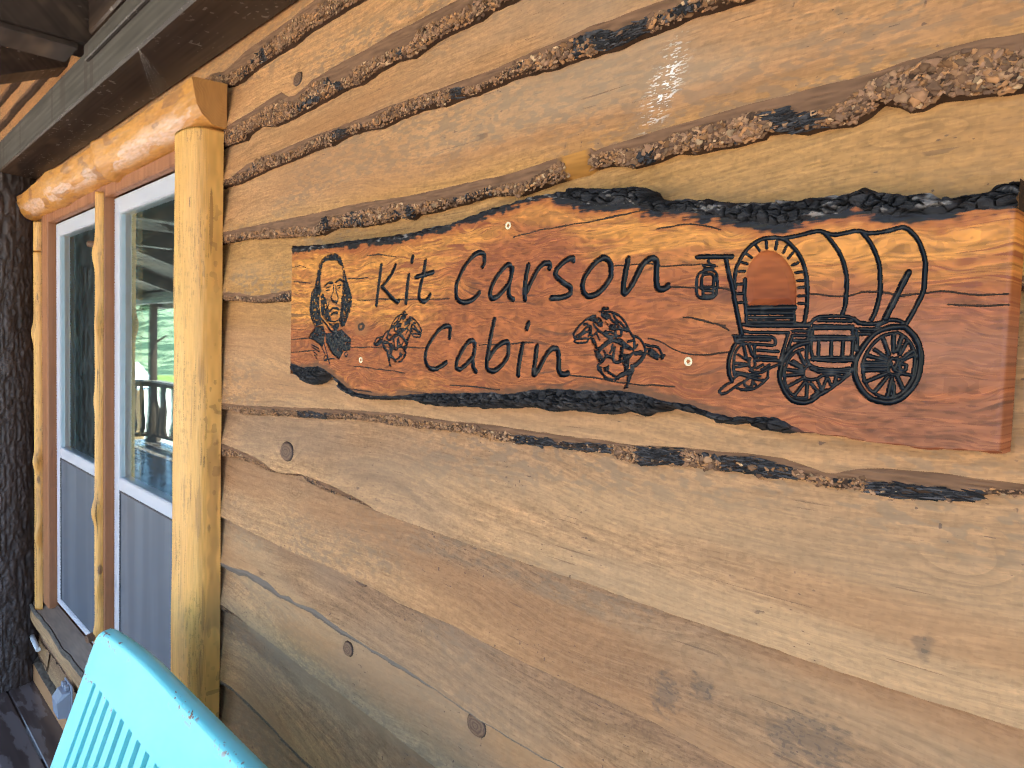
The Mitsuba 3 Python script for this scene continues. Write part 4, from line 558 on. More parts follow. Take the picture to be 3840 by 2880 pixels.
# ------------------------------------------------------------------ porch roof
t = thing('porch_roof', 'dark stained porch roof of timbers and boards above the wall', 'roof')
def roof_z(y): return 3.30 + 0.325 * y
for k, xe in [(k, x) for k in range(18) for x in ((5.0, -5.0) if k < 11 else (-5.0,))]:
    y0, y1 = 0.25 - 0.2 * k, 0.25 - 0.2 * (k + 1) + 0.006
    xa = -13.6 if xe < 0 else -4.998
    P = np.array([[[xa, y0, roof_z(y0)], [xa, y1, roof_z(y1)]], [[xe, y0, roof_z(y0)], [xe, y1, roof_z(y1)]]])
    v, f = surf(P); d = [0, 0, 0.03]
    ends = np.array([[0, 1, 3], [0, 3, 2]])
    q = np.vstack([v, v + d]); sides = tri(np.array([[0, 1, 5, 4], [1, 3, 7, 5], [3, 2, 6, 7], [2, 0, 4, 6]]))
    obj('ceiling_board', (q, np.vstack([f[:, ::-1], f + 4, sides])), 'dark_timber', t)
for xa, xe, ye in ((-13.7, -5.0, -3.45), (-4.999, 5.1, -2.02)):
    P = np.array([[[xa, 0.6, roof_z(0.6) + 0.05], [xa, ye, roof_z(ye) + 0.05]], [[xe, 0.6, roof_z(0.6) + 0.05], [xe, ye, roof_z(ye) + 0.05]]])
    v, f = surf(P); obj('roof_sheet', join((v, f), (v + [0, 0, 0.04], f[:, ::-1])), 'roof_metal', t)
obj('fascia', box(-13.6, -5.0, -3.42, -3.36, roof_z(-3.4) - 0.12, roof_z(-3.4) + 0.04), 'rail_cap', t)
obj('eave_beam', box(-13.4, -5.0, -3.12, -2.98, 2.13, 2.30), 'dark_timber', t)
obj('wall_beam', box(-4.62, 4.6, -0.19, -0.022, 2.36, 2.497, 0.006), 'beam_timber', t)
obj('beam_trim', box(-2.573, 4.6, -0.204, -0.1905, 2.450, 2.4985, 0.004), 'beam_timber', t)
obj('top_plate', box(-2.60, 4.6, -0.185, -0.05, 2.545, 2.78, 0.006), 'dark_timber', t)
for x0 in (-2.765, -6.2, -8.0, -9.8, -11.6, 1.2):
    obj('joist', box(x0, x0 + 0.14, -1.85, -0.002, 2.52, 2.68, 0.006), 'dark_timber', t)
obj('joist_trim', box(-2.79, -2.622, -1.85, -0.206, 2.501, 2.519, 0.003), 'dark_timber', t)
def slope_timber(x0, x1, y0, z0, y1, z1, h):
    a = np.array([[y0, z0], [y1, z1], [y1, z1 + h], [y0, z0 + h]]); v = np.array([[x, p[0], p[1]] for x in (x0, x1) for p in a])
    f = np.array([[0, 1, 2], [0, 2, 3], [4, 6, 5], [4, 7, 6], [0, 5, 1], [0, 4, 5], [1, 6, 2], [1, 5, 6], [2, 7, 3], [2, 6, 7], [3, 4, 0], [3, 7, 4]])
    m = trimesh.Trimesh(v, f); m.fix_normals(); return np.array(m.vertices), np.array(m.faces)
obj('brace', slope_timber(-3.80, -3.62, -0.80, 2.42, 0.0, 2.765, 0.105), 'dark_timber', t)
for x0, ye in ((-5.2, -3.3), (-7.1, -3.3), (-9.0, -3.3), (-10.9, -3.3), (-12.8, -3.3), (0.2, -1.9), (2.4, -1.9)):
    obj('rafter', slope_timber(x0, x0 + 0.09, ye, roof_z(ye) - 0.145, 0.0, roof_z(0) - 0.145, 0.14), 'dark_timber', t)

# ------------------------------------------------------------------ log column
t = thing('log_column', 'dark rough barked log column carrying the porch beam', 'column')
N, M = 900, 230
z = np.linspace(FLOOR, 2.359, N)[:, None]; a = np.linspace(0, 2 * np.pi, M)[None, :]
cx, cy = -4.392 + 0.010 * np.sin(z * 1.7), -0.19 + 0 * z
Rr = 0.205 + 0.006 * np.sin(z * 2.3 + 1) + 0.035 * np.clip(0.25 - z - 0.18, 0, 1) + 0.015 * np.exp(-((z - 2.3) / 0.2) ** 2)
Q = np.stack([np.cos(a) * 4.2 + 0 * z, np.sin(a) * 4.2 + 0 * z, z * 9 + 0 * a], -1)
b1 = meshkit.fbm(Q * [3.6, 3.6, 1.7], 4, 3); b2 = meshkit.noise(Q * [9, 9, 5.5], 8)
fur = np.abs(meshkit.noise(Q * [4.2, 4.2, 1.0], 6) - 0.5) * 2
Rr = Rr + 0.014 * (b1 - 0.5) - 0.007 * (1 - np.clip(fur * 4, 0, 1)) + 0.005 * (b2 - 0.5)
Rr = Rr + 0.006 * (meshkit.fbm(Q * [14, 14, 9], 3, 18) - 0.5)
P = np.stack([cx + Rr * np.cos(a), cy + Rr * np.sin(a), z + 0 * a], -1)
tone = np.clip(0.35 + 1.1 * (b1 - 0.5) + 0.5 * (b2 - 0.5), 0, 1)[..., None] * np.clip(0.35 + fur[..., None] * 2.5, 0, 1)
col = np.array([0.040, 0.030, 0.028]) * (1 - tone) + np.array([0.110, 0.082, 0.074]) * tone
v, f = surf(P)
obj('trunk', (v, f), 'column_bark', t, smooth=True, color=col.reshape(-1, 3))

# ------------------------------------------------------------------ cabin wall: live-edge siding boards
W = thing('cabin', 'cabin wall of tan overlapping boards with rough bark edges, windows and log trim', 'cabin'); labels['cabin']['kind'] = 'thing'
from scipy.spatial import cKDTree
ICO = trimesh.creation.icosphere(subdivisions=1); ICV, ICF = np.array(ICO.vertices), np.array(ICO.faces)
PAL = np.array([[0.16, 0.088, 0.050], [0.23, 0.120, 0.060], [0.30, 0.145, 0.060], [0.22, 0.120, 0.068], [0.29, 0.165, 0.088], [0.13, 0.073, 0.044]])
def flakes(x, y, z, a, b, th, rot, col, r):
    """many small bark scales: squashed lumps of uneven outline, each with its own tone"""
    n = len(x); ang = np.arctan2(ICV[:, 2], ICV[:, 0])[None, :]
    ph = r.random((n, 3, 1)) * 6.283
    rad = 1 + 0.22 * np.sin(2 * ang + ph[:, 0]) + 0.16 * np.sin(3 * ang + ph[:, 1]) + 0.12 * np.sin(5 * ang + ph[:, 2]) + 0.10 * (r.random((n, len(ICV))) - 0.5)
    lx, ly, lz = ICV[None, :, 0] * rad * a[:, None], ICV[None, :, 1] * th[:, None] * (1 + 0.3 * (r.random((n, len(ICV))) - 0.5)), ICV[None, :, 2] * rad * b[:, None]
    tx, tz = (r.random((n, 1)) - 0.5) * 0.7, (r.random((n, 1)) - 0.65) * 0.8
    ly = ly + tx * lx + tz * lz
    c_, s_ = np.cos(rot)[:, None], np.sin(rot)[:, None]
    V = np.stack([x[:, None] + lx * c_ - lz * s_, y[:, None] + ly, z[:, None] + lx * s_ + lz * c_], -1)
    F_ = ICF[None] + (np.arange(n) * len(ICV))[:, None, None]
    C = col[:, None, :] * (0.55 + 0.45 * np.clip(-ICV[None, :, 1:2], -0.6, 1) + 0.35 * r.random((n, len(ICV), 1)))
    return V.reshape(-1, 3), F_.reshape(-1, 3), C.reshape(-1, 3)
def bark_band(up, lo, xs, seed, yf=-0.030, yb=-0.008, rough=1.0, dark=(), bare=(), grey=0.0, name='bark_edge', parent=None, nrow=26):
    """the wane of a live edge, from the face's end (up) down to the lowest line (lo): smooth inner bark, then a crust of scales"""
    n = len(xs); t = np.linspace(0, 1, nrow)[None, :]; hgt = np.maximum(up - lo, 0.002)[:, None]
    k = np.clip(hgt / 0.022, 0.12, 1.25) * rough
    zz = up[:, None] - hgt * t
    xx = xs[:, None] + 0 * t
    r = np.random.default_rng(seed)
    split = 0.40 + 0.45 * (meshkit.fbm(np.stack([xs * 9, xs * 0, xs * 0 + seed], -1), 3, seed)[:, None] - 0.5) * 2
    split = np.clip(split, 0.10, 0.8)
    flake = np.clip((t - split) / 0.08, 0, 1)
    fib = meshkit.noise(np.stack([xx * 30, zz * 420, 0 * xx], -1), seed + 3)
    q3 = np.stack([xx * 14, t * hgt * 14 + 0 * xx, 0 * xx + seed], -1)
    und = np.clip((t - 0.86) / 0.14, 0, 1) ** 1.5
    lump = meshkit.fbm(q3 * 3.5, 3, 4) - 0.5
    y = yf + 0.0070 * (1 - grey) * t - 0.0014 * (fib - 0.5) - flake * k * (0.0005 + 0.012 * lump)
    y = y * (1 - und) + yb * und
    y[:, 0] = yf
    sm = np.array([0.165, 0.088, 0.048]) * (0.50 + 0.55 * fib[..., None] + 0.45 * meshkit.fbm(np.stack([xx * 60, zz * 260, 0 * xx], -1), 3, seed + 8)[..., None]); sm = sm * (1 - grey) + grey * np.array([0.165, 0.135, 0.11])
    c = sm * (1 - 0.72 * flake[..., None] * (1 - 0.7 * grey))
    bm = np.zeros(n); dm = np.zeros(n)
    wob = meshkit.fbm(np.stack([xs * 40, xs * 0, xs * 0 + 3], -1), 3, 26) - 0.5
    for x0, x1 in bare: bm = np.maximum(bm, np.clip(np.minimum(xs - x0, x1 - xs) / 0.010 + 1.5 * wob, 0, 1))
    for x0, x1 in dark: dm = np.maximum(dm, np.clip(np.minimum(xs - x0, x1 - xs) / 0.012 + 1.6 * wob, 0, 1))
    m = bm[:, None]; y = y * (1 - m) + m * (yf + (yb - yf) * t ** 2); m = m[..., None]
    c = c * (1 - m) + m * np.array([0.44, 0.20, 0.045]) * (0.7 + 0.3 * fib[..., None])
    P = np.stack([xx, y, zz], -1)
    V, F_ = surf(P, True); C = c.reshape(-1, 3)
    if rough > 0.28 and xs[1] - xs[0] < 0.004:
        cnt = int(((1 - split[:, 0]) * hgt[:, 0]).sum() * (xs[1] - xs[0]) / (0.0075 * 0.0046) * 6.0)
        prob = (1 - split[:, 0]) * hgt[:, 0] * (1 - bm) + 1e-9; i = r.choice(n, cnt, p=prob / prob.sum())
        u = r.random(cnt); ti = np.clip(split[i, 0] - 0.02 + (1.01 - split[i, 0]) * u, 0, 1); j = np.clip((ti * (nrow - 1)).astype(int), 0, nrow - 1)
        h = hgt[i, 0]; big = np.where(r.random(cnt) < 0.10, 1.6, 1.0); sc = np.clip(h / 0.026, 0.30, 1.1) * (0.34 + 0.62 * r.random(cnt) ** 1.6) * big * (0.7 + 0.3 * min(rough, 1))
        isd = r.random(cnt) < dm[i] * 0.92
        lich = (meshkit.fbm(np.stack([xs[i] * 16, zz[i, j] * 40, 0 * xs[i] + 3], -1), 3, seed + 5) - 0.60) * 9 > 0.2 + 2.5 * r.random(cnt)
        a = 0.0046 * sc * np.where(isd, 2.4, 1); b = 0.0031 * sc * np.where(isd, 0.45, 1); th = 0.0012 * sc * np.where(isd, 0.6, 1)
        rot = (r.random(cnt) - 0.5) * np.where(isd, 0.35, 1.5) + np.interp(xs[i], xs, np.gradient(up, xs)) * 0.8
        tone = np.clip(meshkit.fbm(np.stack([xs[i] * 22, zz[i, j] * 50, 0 * xs[i]], -1), 2, seed + 31) + 0.55 * (r.random(cnt) - 0.5), 0, 0.999)
        pale_ = (r.random(cnt) < 0.05)[:, None]; col = np.where(pale_, np.array([0.40, 0.26, 0.145]), PAL[(tone * 6).astype(int)]) * (0.40 + 0.95 * r.random((cnt, 1)))
        col = np.where((isd | lich)[:, None], np.array([0.022, 0.021, 0.022]) * (0.5 + 2.6 * r.random((cnt, 1)) ** 2), col) * (1 - grey) + grey * np.array([0.20, 0.17, 0.14]) * (0.6 + 0.6 * r.random((cnt, 1)))
        yo = P[i, j, 1] * (1 - und[0, j]) + und[0, j] * (0.62 * yf + 0.38 * yb)
        V2, F2, C2 = flakes(xs[i], yo - 0.0012 * sc * r.random(cnt), zz[i, j], a, b, th, rot, col, r)
        F_ = np.vstack([F_, F2 + len(V)]); V = np.vstack([V, V2]); C = np.vstack([C, C2])
    kk = obj(name, (V, F_), 'bark_edge', parent, smooth=False, color=C)
    labels[kk] = {'kind': 'stuff'}
    return kk, y
XR, XL = 1.25, -1.985
def rough_line(z, seed, amp=0.012):
    x = np.linspace(-8, 1.4, 80); w = meshkit.fbm(np.stack([x * 1.3, x * 0 + seed, x * 0], -1), 3, seed) - 0.5
    w2 = meshkit.fbm(np.stack([x * 9, x * 0 + seed, x * 0], -1), 2, seed + 1) - 0.5
    up = z + amp * 2 * w; return list(zip(x, up)), list(zip(x, up - 0.034 - 0.012 * w2))
B = D['boards']
edges = []   # (name, upper, lower, step, lap, options)
for zz in (3.30, 3.14, 2.985, 2.845, 2.72, 2.56, 2.445):
    u_, l_ = rough_line(zz, int(zz * 100)); edges.append(('gen', u_, l_, 0.022, {}))
opts = {'E1': {'dark': ((-1.72, -1.68),)}, 'E2': {'dark': ((-1.36, -1.33),)}, 'E3': {'dark': ((-0.66, -0.56), (-0.98, -0.93), (-1.36, -1.30))}, 'E4': {'bare': ((-0.715, -0.650),), 'dark': ((-0.40, -0.335), (-1.10, -1.07), (-1.40, -1.37))}, 'E5': {},
        'E6': {'dark': ((-0.557, -0.478), (-0.435, -0.335), (-0.268, -0.158), (-0.80, -0.60), (-1.5, -1.36)), 'rough': 0.75}, 'E7': {'rough': 0.7}, 'E8': {'rough': 0.3}, 'E9': {'rough': 0.25, 'grey': 0.9}, 'E10': {'rough': 0.4}, 'E11': {'rough': 0.4, 'grey': 0.8}}
steps = dict(E1=.022, E2=.022, E3=.022, E4=.024, E5=.022, E6=.020, E7=.018, E8=.014, E9=.018, E10=.015, E11=.020)
for k in ('E1', 'E2', 'E3', 'E4', 'E5', 'E6', 'E7', 'E8', 'E9', 'E10', 'E11'):
    edges.append((k, B[k][0], B[k][1], steps[k], opts[k]))
for zz in (0.48, 0.30, 0.12, -0.05):
    u_, l_ = rough_line(zz, int(zz * 100) + 90); edges.append(('gen', u_, l_, 0.016, {'rough': 0.5}))
u_, l_ = rough_line(FLOOR - 0.02, 5, 0.0); edges.append(('gen', u_, [(a, b + 0.02) for a, b in l_], 0.016, {'rough': 0.2}))
KN = [(-1.5194, 2.1881, .021, .019), (-1.5518, 1.3397, .033, .0245), (-1.2329, 1.1126, .024, .010), (-1.2775, 0.9562, .0195, .016), (-0.8697, 0.9590, .0255, .0190)]
def board(idx, x0, x1, prev, cur, fine):
    nm, up, lo, step, op = cur
    xs = np.arange(x0, x1 + 1e-6, 0.0021 if fine else 0.008)
    zu, zl = curve(up, xs), curve(lo, xs)
    jit = 0.0016 * (meshkit.noise(np.stack([xs * 60, xs * 0, xs * 0], -1), idx) - 0.5); zu = zu + jit; zl = zl + 1.5 * jit
    zl = np.minimum(zl, zu - 0.002)
    ztop = (curve(prev[2], xs) if prev else zu + 0.2) + 0.045
    pstep = prev[3] if prev else 0.02
    w = np.linspace(0, 1, 12)[None, :]
    xc = xs[::4] if fine else xs
    xc = np.append(xc, xs[-1]) if xc[-1] != xs[-1] else xc
    cu, ct = np.interp(xc, xs, zu)[:, None], np.interp(xc, xs, ztop)[:, None]
    zz = ct * (1 - w) + cu * w
    und = 0.0022 * (meshkit.fbm(np.stack([xc[:, None] * 2.2 + 0 * w, zz * 5, 0 * zz + idx], -1), 2, idx) - 0.5)
    # the top tucks behind the board above; from its visible line down the face leans out to -0.030
    vis = (np.interp(xc, xs, curve(prev[2], xs))[:, None] if prev else ct)
    yy = np.where(zz > vis, -0.030 + pstep + 0.001, -0.030 + (pstep + 0.001) * np.clip((zz - cu) / np.maximum(vis - cu, 0.02), 0, 1)) + und * np.clip((zz - cu) / 0.02, 0, 1)
    P = np.stack([xc[:, None] + 0 * w, yy, zz], -1)
    uv = np.stack([P[..., 0] + 13.0 * idx, vis - P[..., 2]], -1).reshape(-1, 2)
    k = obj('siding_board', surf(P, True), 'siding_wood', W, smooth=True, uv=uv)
    bark_band(zu, zl, xs, 17 + idx, yb=-0.030 + step + 0.0005, parent=k, nrow=26 if fine else 12, **op)
    for kx, kz, ra, rb in (KN if fine else ()):
        zc, zt = np.interp(kx, xs, zu), np.interp(kx, xs, curve(prev[2], xs) if prev else ztop)
        if zc < kz < zt and x0 < kx < x1:
            aa, rad = np.meshgrid(np.linspace(0, 2 * np.pi, 29), np.array([0, 0.35, 0.7, 0.88, 0.96, 1.04]), indexing='ij')
            dep = np.array([-0.0016, -0.0018, -0.0014, -0.0010, 0.0016, 0.004])[None, :]
            tl = np.where(rad > 0, 0.14 * rad, 0)
            kzz = kz + rb * rad * np.sin(aa) * (1 + 0.07 * np.cos(2 * aa)); kxx = kx + ra * rad * np.cos(aa + tl); zcv = np.interp(kxx, xs, zu); ztv = np.interp(kxx, xs, curve(prev[2], xs)) if prev else zt; y0 = -0.030 + (pstep + 0.001) * np.clip((kzz - zcv) / (ztv - zcv), -0.2, 1.2)
            Pk = np.stack([kx + ra * rad * np.cos(aa + tl), y0 - 0.0014 + dep, kzz], -1)
            obj('knot', surf(Pk), 'knot_wood', k, smooth=True, uv=np.stack([rad * np.cos(aa), rad * np.sin(aa)], -1).reshape(-1, 2))
prev = None
for i, e in enumerate(edges):
    up0 = i <= 7       # boards above the lintel run the whole length
    if i == 0: prev = e; continue
    if up0:
        board(i, -7.0, XR, prev, e, i == 7)
    else:
        board(i, XL, XR, prev, e, e[0] != 'gen')
    prev = e
# wall left of and below the windows
lowset = [x for x in edges if np.mean([p[1] for p in x[1]]) < 2.30]
pr = None
for i, e in enumerate(lowset):
    zz = float(np.mean([p[1] for p in e[1]])); u_, l_ = rough_line(zz, 300 + i); g_ = ('gen', u_, l_, 0.018, {})
    if pr is not None: board(60 + i, -7.0, -4.02, pr, g_, False)
    pr = g_
for zz, pz in ((0.055, 0.26), (-0.09, 0.055)):
    u_, l_ = rough_line(zz, 400 + int(zz * 100)); pu, pl = rough_line(pz, 400 + int(pz * 100)); board(80 + int(zz * 100), -4.17, -1.99, ('gen', pu, pl, 0.018, {}), ('gen', u_, l_, 0.018, {}), False)
obj('sheathing', join(box(-7.0, -4.02, 0.0, 0.12, FLOOR - 0.3, 3.5), box(-2.02, XR, 0.0, 0.12, FLOOR - 0.3, 3.5), box(-4.018, -2.02, 0.0, 0.12, 2.156, 3.5), box(-4.16, -2.02, 0.0, 0.12, FLOOR - 0.3, 0.284)), 'cedar_jamb', W)
# skirt board at the foot of the wall, rough at its top
xs = np.arange(-4.6, -1.99, 0.006); top = FLOOR + 0.085 + 0.03 * (meshkit.fbm(np.stack([xs * 3, xs * 0, xs * 0], -1), 3, 8) - 0.5)
P = np.stack([np.stack([xs, 0 * xs - 0.052, 0 * xs + FLOOR + 0.002], -1), np.stack([xs, 0 * xs - 0.052, top], -1)], 1)
uv = np.stack([P[..., 0], P[..., 2]], -1).reshape(-1, 2)
sk = obj('skirt_board', surf(P, True), 'skirt_wood', W, uv=uv)
bt = np.linspace(0, 1, 9)[None, :]; nz = meshkit.fbm(np.stack([xs[:, None] * 40 + 0 * bt, 0 * xs[:, None] + bt * 3, 0 * xs[:, None] + 0 * bt], -1), 3, 4)
P = np.stack([xs[:, None] + 0 * bt, -0.052 + 0.040 * bt - 0.008 * (nz - 0.3) * np.sin(np.pi * bt), top[:, None] + 0.016 * np.sin(np.pi * bt) * nz + 0.02 * bt], -1)
obj('bark_edge', surf(P, True), 'bark_edge', sk, smooth=True, color=(np.array([0.10, 0.075, 0.055]) * (0.3 + 1.4 * nz[..., None])).reshape(-1, 3))

# ------------------------------------------------------------------ windows
GY = 0.0
def window(x0, x1, z0, z1, zr0, zr1):
    w = obj('window', join(box(x0, x0 + 0.058, -0.0115, 0.035, z0, z1), box(x1 - 0.058, x1, -0.0115, 0.035, z0, z1), box(x0 + 0.0585, x1 - 0.0585, -0.0115, 0.035, z1 - 0.062, z1), box(x0 + 0.0585, x1 - 0.0585, -0.0115, 0.035, z0, z0 + 0.03)), 'vinyl', W)
    obj('meeting_rail', box(x0 + 0.059, x1 - 0.059, -0.0105, 0.034, zr0, zr1), 'vinyl', w)
    def quad(a, b, c, d, yy): return np.array([[a, yy, c], [b, yy, c], [b, yy, d], [a, yy, d]], float), np.array([[0, 1, 2], [0, 2, 3]])
    obj('upper_pane', quad(x0 + 0.055, x1 - 0.055, zr1 - 0.003, z1 - 0.058, GY), 'window_glass', w)
    obj('inner_pane', quad(x0 + 0.055, x1 - 0.055, zr1 - 0.003, z1 - 0.058, GY + 0.012), 'window_glass', w)
    obj('screen', quad(x0 + 0.055, x1 - 0.055, z0 + 0.026, zr0 + 0.003, GY - 0.006), 'insect_screen', w)
    obj('gasket', join(box(x0 + 0.058, x0 + 0.064, -0.0095, -0.0065, z0 + 0.03, zr0), box(x1 - 0.064, x1 - 0.058, -0.0095, -0.0065, z0 + 0.03, zr0), box(x0 + 0.064, x1 - 0.064, -0.0095, -0.0065, zr0 - 0.006, zr0 - 0.0003)), 'gasket', w)
window(-3.901, -3.030, 0.312, 2.110, 1.018, 1.069)
window(-2.972, -2.035, 0.312, 2.110, 1.018, 1.069)
obj('jamb', box(-4.018, -3.902, -0.046, 0.04, 0.285, 2.155), 'cedar_jamb', W)
obj('jamb', box(-3.0295, -2.9725, -0.046, 0.04, 0.285, 2.155), 'cedar_jamb', W)
obj('jamb', box(-2.034, -1.995, -0.046, 0.04, 0.285, 2.155), 'cedar_jamb', W)
obj('head_board', box(-3.901, -3.030, -0.044, -0.0125, 2.111, 2.154), 'cedar_jamb', W)
obj('head_board', box(-2.972, -2.035, -0.044, -0.0125, 2.111, 2.154), 'cedar_jamb', W)
v, f = box(-4.16, -1.9, 0.09, 2.2, 0.15, 2.3); obj('dark_interior', (v, f[:, ::-1]), 'dark_room', W)
# trim logs
def half_log_v(x, z0, z1, rx, ry, ybase, seed, wob=0.006, knots=(), nz=160, na=28, flat=0.85):
    z = np.linspace(z0, z1, nz)[:, None]; a = np.linspace(-np.pi / 2, np.pi / 2, na)[None, :]
    w = meshkit.fbm(np.stack([z * 2.2, 0 * z + seed, 0 * z], -1), 3, seed) - 0.5
    w2 = meshkit.fbm(np.stack([z * 2.9, 0 * z + seed + 9, 0 * z], -1), 3, seed + 2) - 0.5
    rr = 1 + 0.10 * w2 + 0.035 * (meshkit.fbm(np.stack([np.sin(a) * 3 + 0 * z, np.cos(a) * 3 + 0 * z, z * 7 + 0 * a], -1), 3, seed) - 0.5)
    for kz, ka, s in knots: rr = rr + s * np.exp(-((z - kz) / 0.045) ** 2 - ((a - ka) / 0.55) ** 2)
    P = np.stack([x + wob * 2 * w + rx * rr * np.sin(a), ybase - ry * rr * np.cos(a) ** flat + 0 * z, z + 0 * a], -1)
    uv = np.stack([P[..., 2] + 3 * seed, rx * a + 0 * z + 0.5 * seed], -1).reshape(-1, 2)
    v, f = surf(P); n0 = len(v)
    top = np.arange((nz - 1) * na, nz * na); bot = np.arange(na)
    v = np.vstack([v, [[x, ybase, z1]], [[x, ybase, z0]]]); uv = np.vstack([uv, [[z1 + 3 * seed, 0]], [[z0 + 3 * seed, 0]]])
    f = np.vstack([f, [[top[i], n0, top[i + 1]] for i in range(na - 1)], [[bot[i + 1], n0 + 1, bot[i]] for i in range(na - 1)]])
    return (v, f), uv
def trim(name, args, **kw):
    m, uv = half_log_v(*args, **kw); return obj(name, m, 'pine_log', W, smooth=True, uv=uv)
trim('trim_post', (-2.003, FLOOR, 2.148, 0.087, 0.084, -0.030, 3), wob=0.003, flat=0.34, nz=300, na=40)
trim('trim_pole', (-2.999, 0.270, 2.128, 0.021, 0.023, -0.0465, 5), wob=0.012, knots=((1.64, 0.9, 0.7), (0.93, 0.4, 0.75), (1.90, -0.6, 0.5), (0.45, 0.3, 0.45), (0.64, 1.0, 0.6), (1.35, -0.8, 0.3)))
trim('trim_pole', (-4.050, 0.25, 1.985, 0.029, 0.028, -0.0465, 6), wob=0.011, knots=((0.98, 0.7, 0.65), (1.6, -0.5, 0.4), (0.62, 0.8, 0.5)))
trim('trim_pole', (-4.052, 1.99, 2.128, 0.031, 0.028, -0.0465, 8), wob=0.004, nz=20)
obj('branch_stub', tube([[-3.002, -0.060, 0.452], [-2.996, -0.080, 0.449], [-2.990, -0.10, 0.447]], [0.017, 0.016, 0.015], 12, rough=0.004, freq=80), 'knot_wood', W, smooth=50)
obj('branch_stub', tube([[-3.010, -0.060, 1.935], [-3.03, -0.085, 1.938]], [0.014, 0.011], 10, rough=0.004, freq=80), 'knot_wood', W, smooth=50)
# lintel: a quarter log, flat on top and at the back
nx, na = 300, 26
x = np.linspace(-4.215, -1.897, nx)[:, None]; a = np.linspace(0, 1, na)[None, :]
wv = meshkit.fbm(np.stack([x * 2.0, 0 * x, 0 * x + 2], -1), 3, 2) - 0.5; wv2 = meshkit.fbm(np.stack([x * 5.0, 0 * x, 0 * x + 7], -1), 3, 4) - 0.5
R0 = 0.092 + 0.020 * wv + 0.010 * wv2 + 0.016 * np.exp(-((x + 2.80) / 0.05) ** 2)
an = a * np.pi / 2 * 1.12 - 0.10
bump = 1 + 0.10 * (meshkit.fbm(np.stack([x * 6 + 0 * a, np.cos(an) * 3 + 0 * x, np.sin(an) * 3 + 0 * x], -1), 4, 6) - 0.5)
ztop = 2.262 + 0.012 * wv
zz = ztop - R0 * 1.22 * bump * np.sin(np.clip(an, 0, 2)) ; yy = -0.030 - R0 * 0.97 * bump * np.cos(np.clip(an, -0.1, np.pi / 2)) ** 0.8
P = np.stack([x + 0 * a, yy, zz], -1)
P = np.concatenate([np.stack([x[:, 0], 0 * x[:, 0] - 0.030, ztop[:, 0] + 0.004], -1)[:, None], P], 1)
uv = np.stack([P[..., 0], np.concatenate([0 * x, 0.19 * a + 0 * x], 1)], -1).reshape(-1, 2)
lt = obj('lintel', surf(P, True), 'lintel_log', W, smooth=True, uv=uv)
for e, fl in ((-1, False), (0, True)):
    ring = P[e]; cpt = np.array([[ring[0, 0], -0.030, ring[0, 2] - 0.045]]); v = np.vstack([ring, cpt]); n_ = len(ring)
    f = np.array([[i, (i + 1) % n_, n_] for i in range(n_)]); obj('cut_end', (v, f[:, ::-1] if fl else f), 'end_grain', lt)
# sill: flat-topped half log with a bark rim
xs = np.arange(-4.20, -2.02, 0.006)[:, None]; a = np.linspace(0, 1, 14)[None, :]
fr = -0.066 + 0.020 * (meshkit.fbm(np.stack([xs * 5, 0 * xs, 0 * xs], -1), 3, 12) - 0.5)
P = np.concatenate([np.stack([xs, 0 * xs - 0.010, 0 * xs + 0.300], -1), np.stack([xs, fr, 0 * xs + 0.234], -1)], 1)
sl = obj('sill', surf(P, False), 'sill_top', W)
nz = meshkit.fbm(np.stack([xs * 45 + 0 * a, 0 * xs + a * 3, 0 * xs + 0 * a], -1), 3, 5)
rim = np.stack([xs + 0 * a, fr - 0.004 - 0.012 * nz * np.sin(np.pi * a) - 0.002 * a, 0.234 + 0.012 * (nz - 0.35) * np.sin(np.pi * a) - 0.028 * a], -1)
obj('bark_edge', surf(rim, False), 'bark_edge', sl, smooth=True, color=(np.array([0.115, 0.095, 0.075]) * (0.3 + 1.4 * nz[..., None])).reshape(-1, 3))
fy = (fr - 0.006) * (1 - a ** 1.6) + (-0.032) * a ** 1.6 - 0.012 * np.sin(np.pi * a)
face = np.stack([xs + 0 * a, fy, 0.206 - 0.112 * a + 0 * xs], -1)
obj('log_face', surf(face, False), 'sill_log', sl, smooth=True, uv=np.stack([face[..., 0], 0.0 * face[..., 1] + 0.02 * a], -1).reshape(-1, 2))

# ------------------------------------------------------------------ wooden sign
S = thing('wooden_sign', 'long varnished live edge wooden sign with carved black lettering, portrait, riders and covered wagon', 'sign')
sx0, sx1 = -1.4535, -0.1435
q = [sx0]
while q[-1] < sx1: q.append(q[-1] + 0.00068 + 0.00062 * (sx1 - q[-1]) / (sx1 - sx0))
X = np.array(q) * (sx1 - sx0) / (q[-1] - sx0) + sx0 * (1 - (sx1 - sx0) / (q[-1] - sx0))
NR = 330
so = D['sign']
zt = curve(so['top_in'], X) + 0.0014 * (meshkit.fbm(np.stack([X * 120, X * 0, X * 0], -1), 3, 3) - 0.5) * 2
zb = curve(so['bottom_in'], X) + 0.0014 * (meshkit.fbm(np.stack([X * 120, X * 0 + 4, X * 0], -1), 3, 4) - 0.5) * 2
tt = np.linspace(0, 1, NR)[None, :]
GX = X[:, None] + 0 * tt; GZ = zb[:, None] * (1 - tt) + zt[:, None] * tt
SYF = -0.066
DEP = np.zeros_like(GX); OWN = np.full(GX.shape, -1)
owners = []
def window_of(p, m):
    i0, i1 = np.searchsorted(X, p[:, 0].min() - m), np.searchsorted(X, p[:, 0].max() + m)
    return slice(max(i0, 0), min(i1 + 1, len(X)))
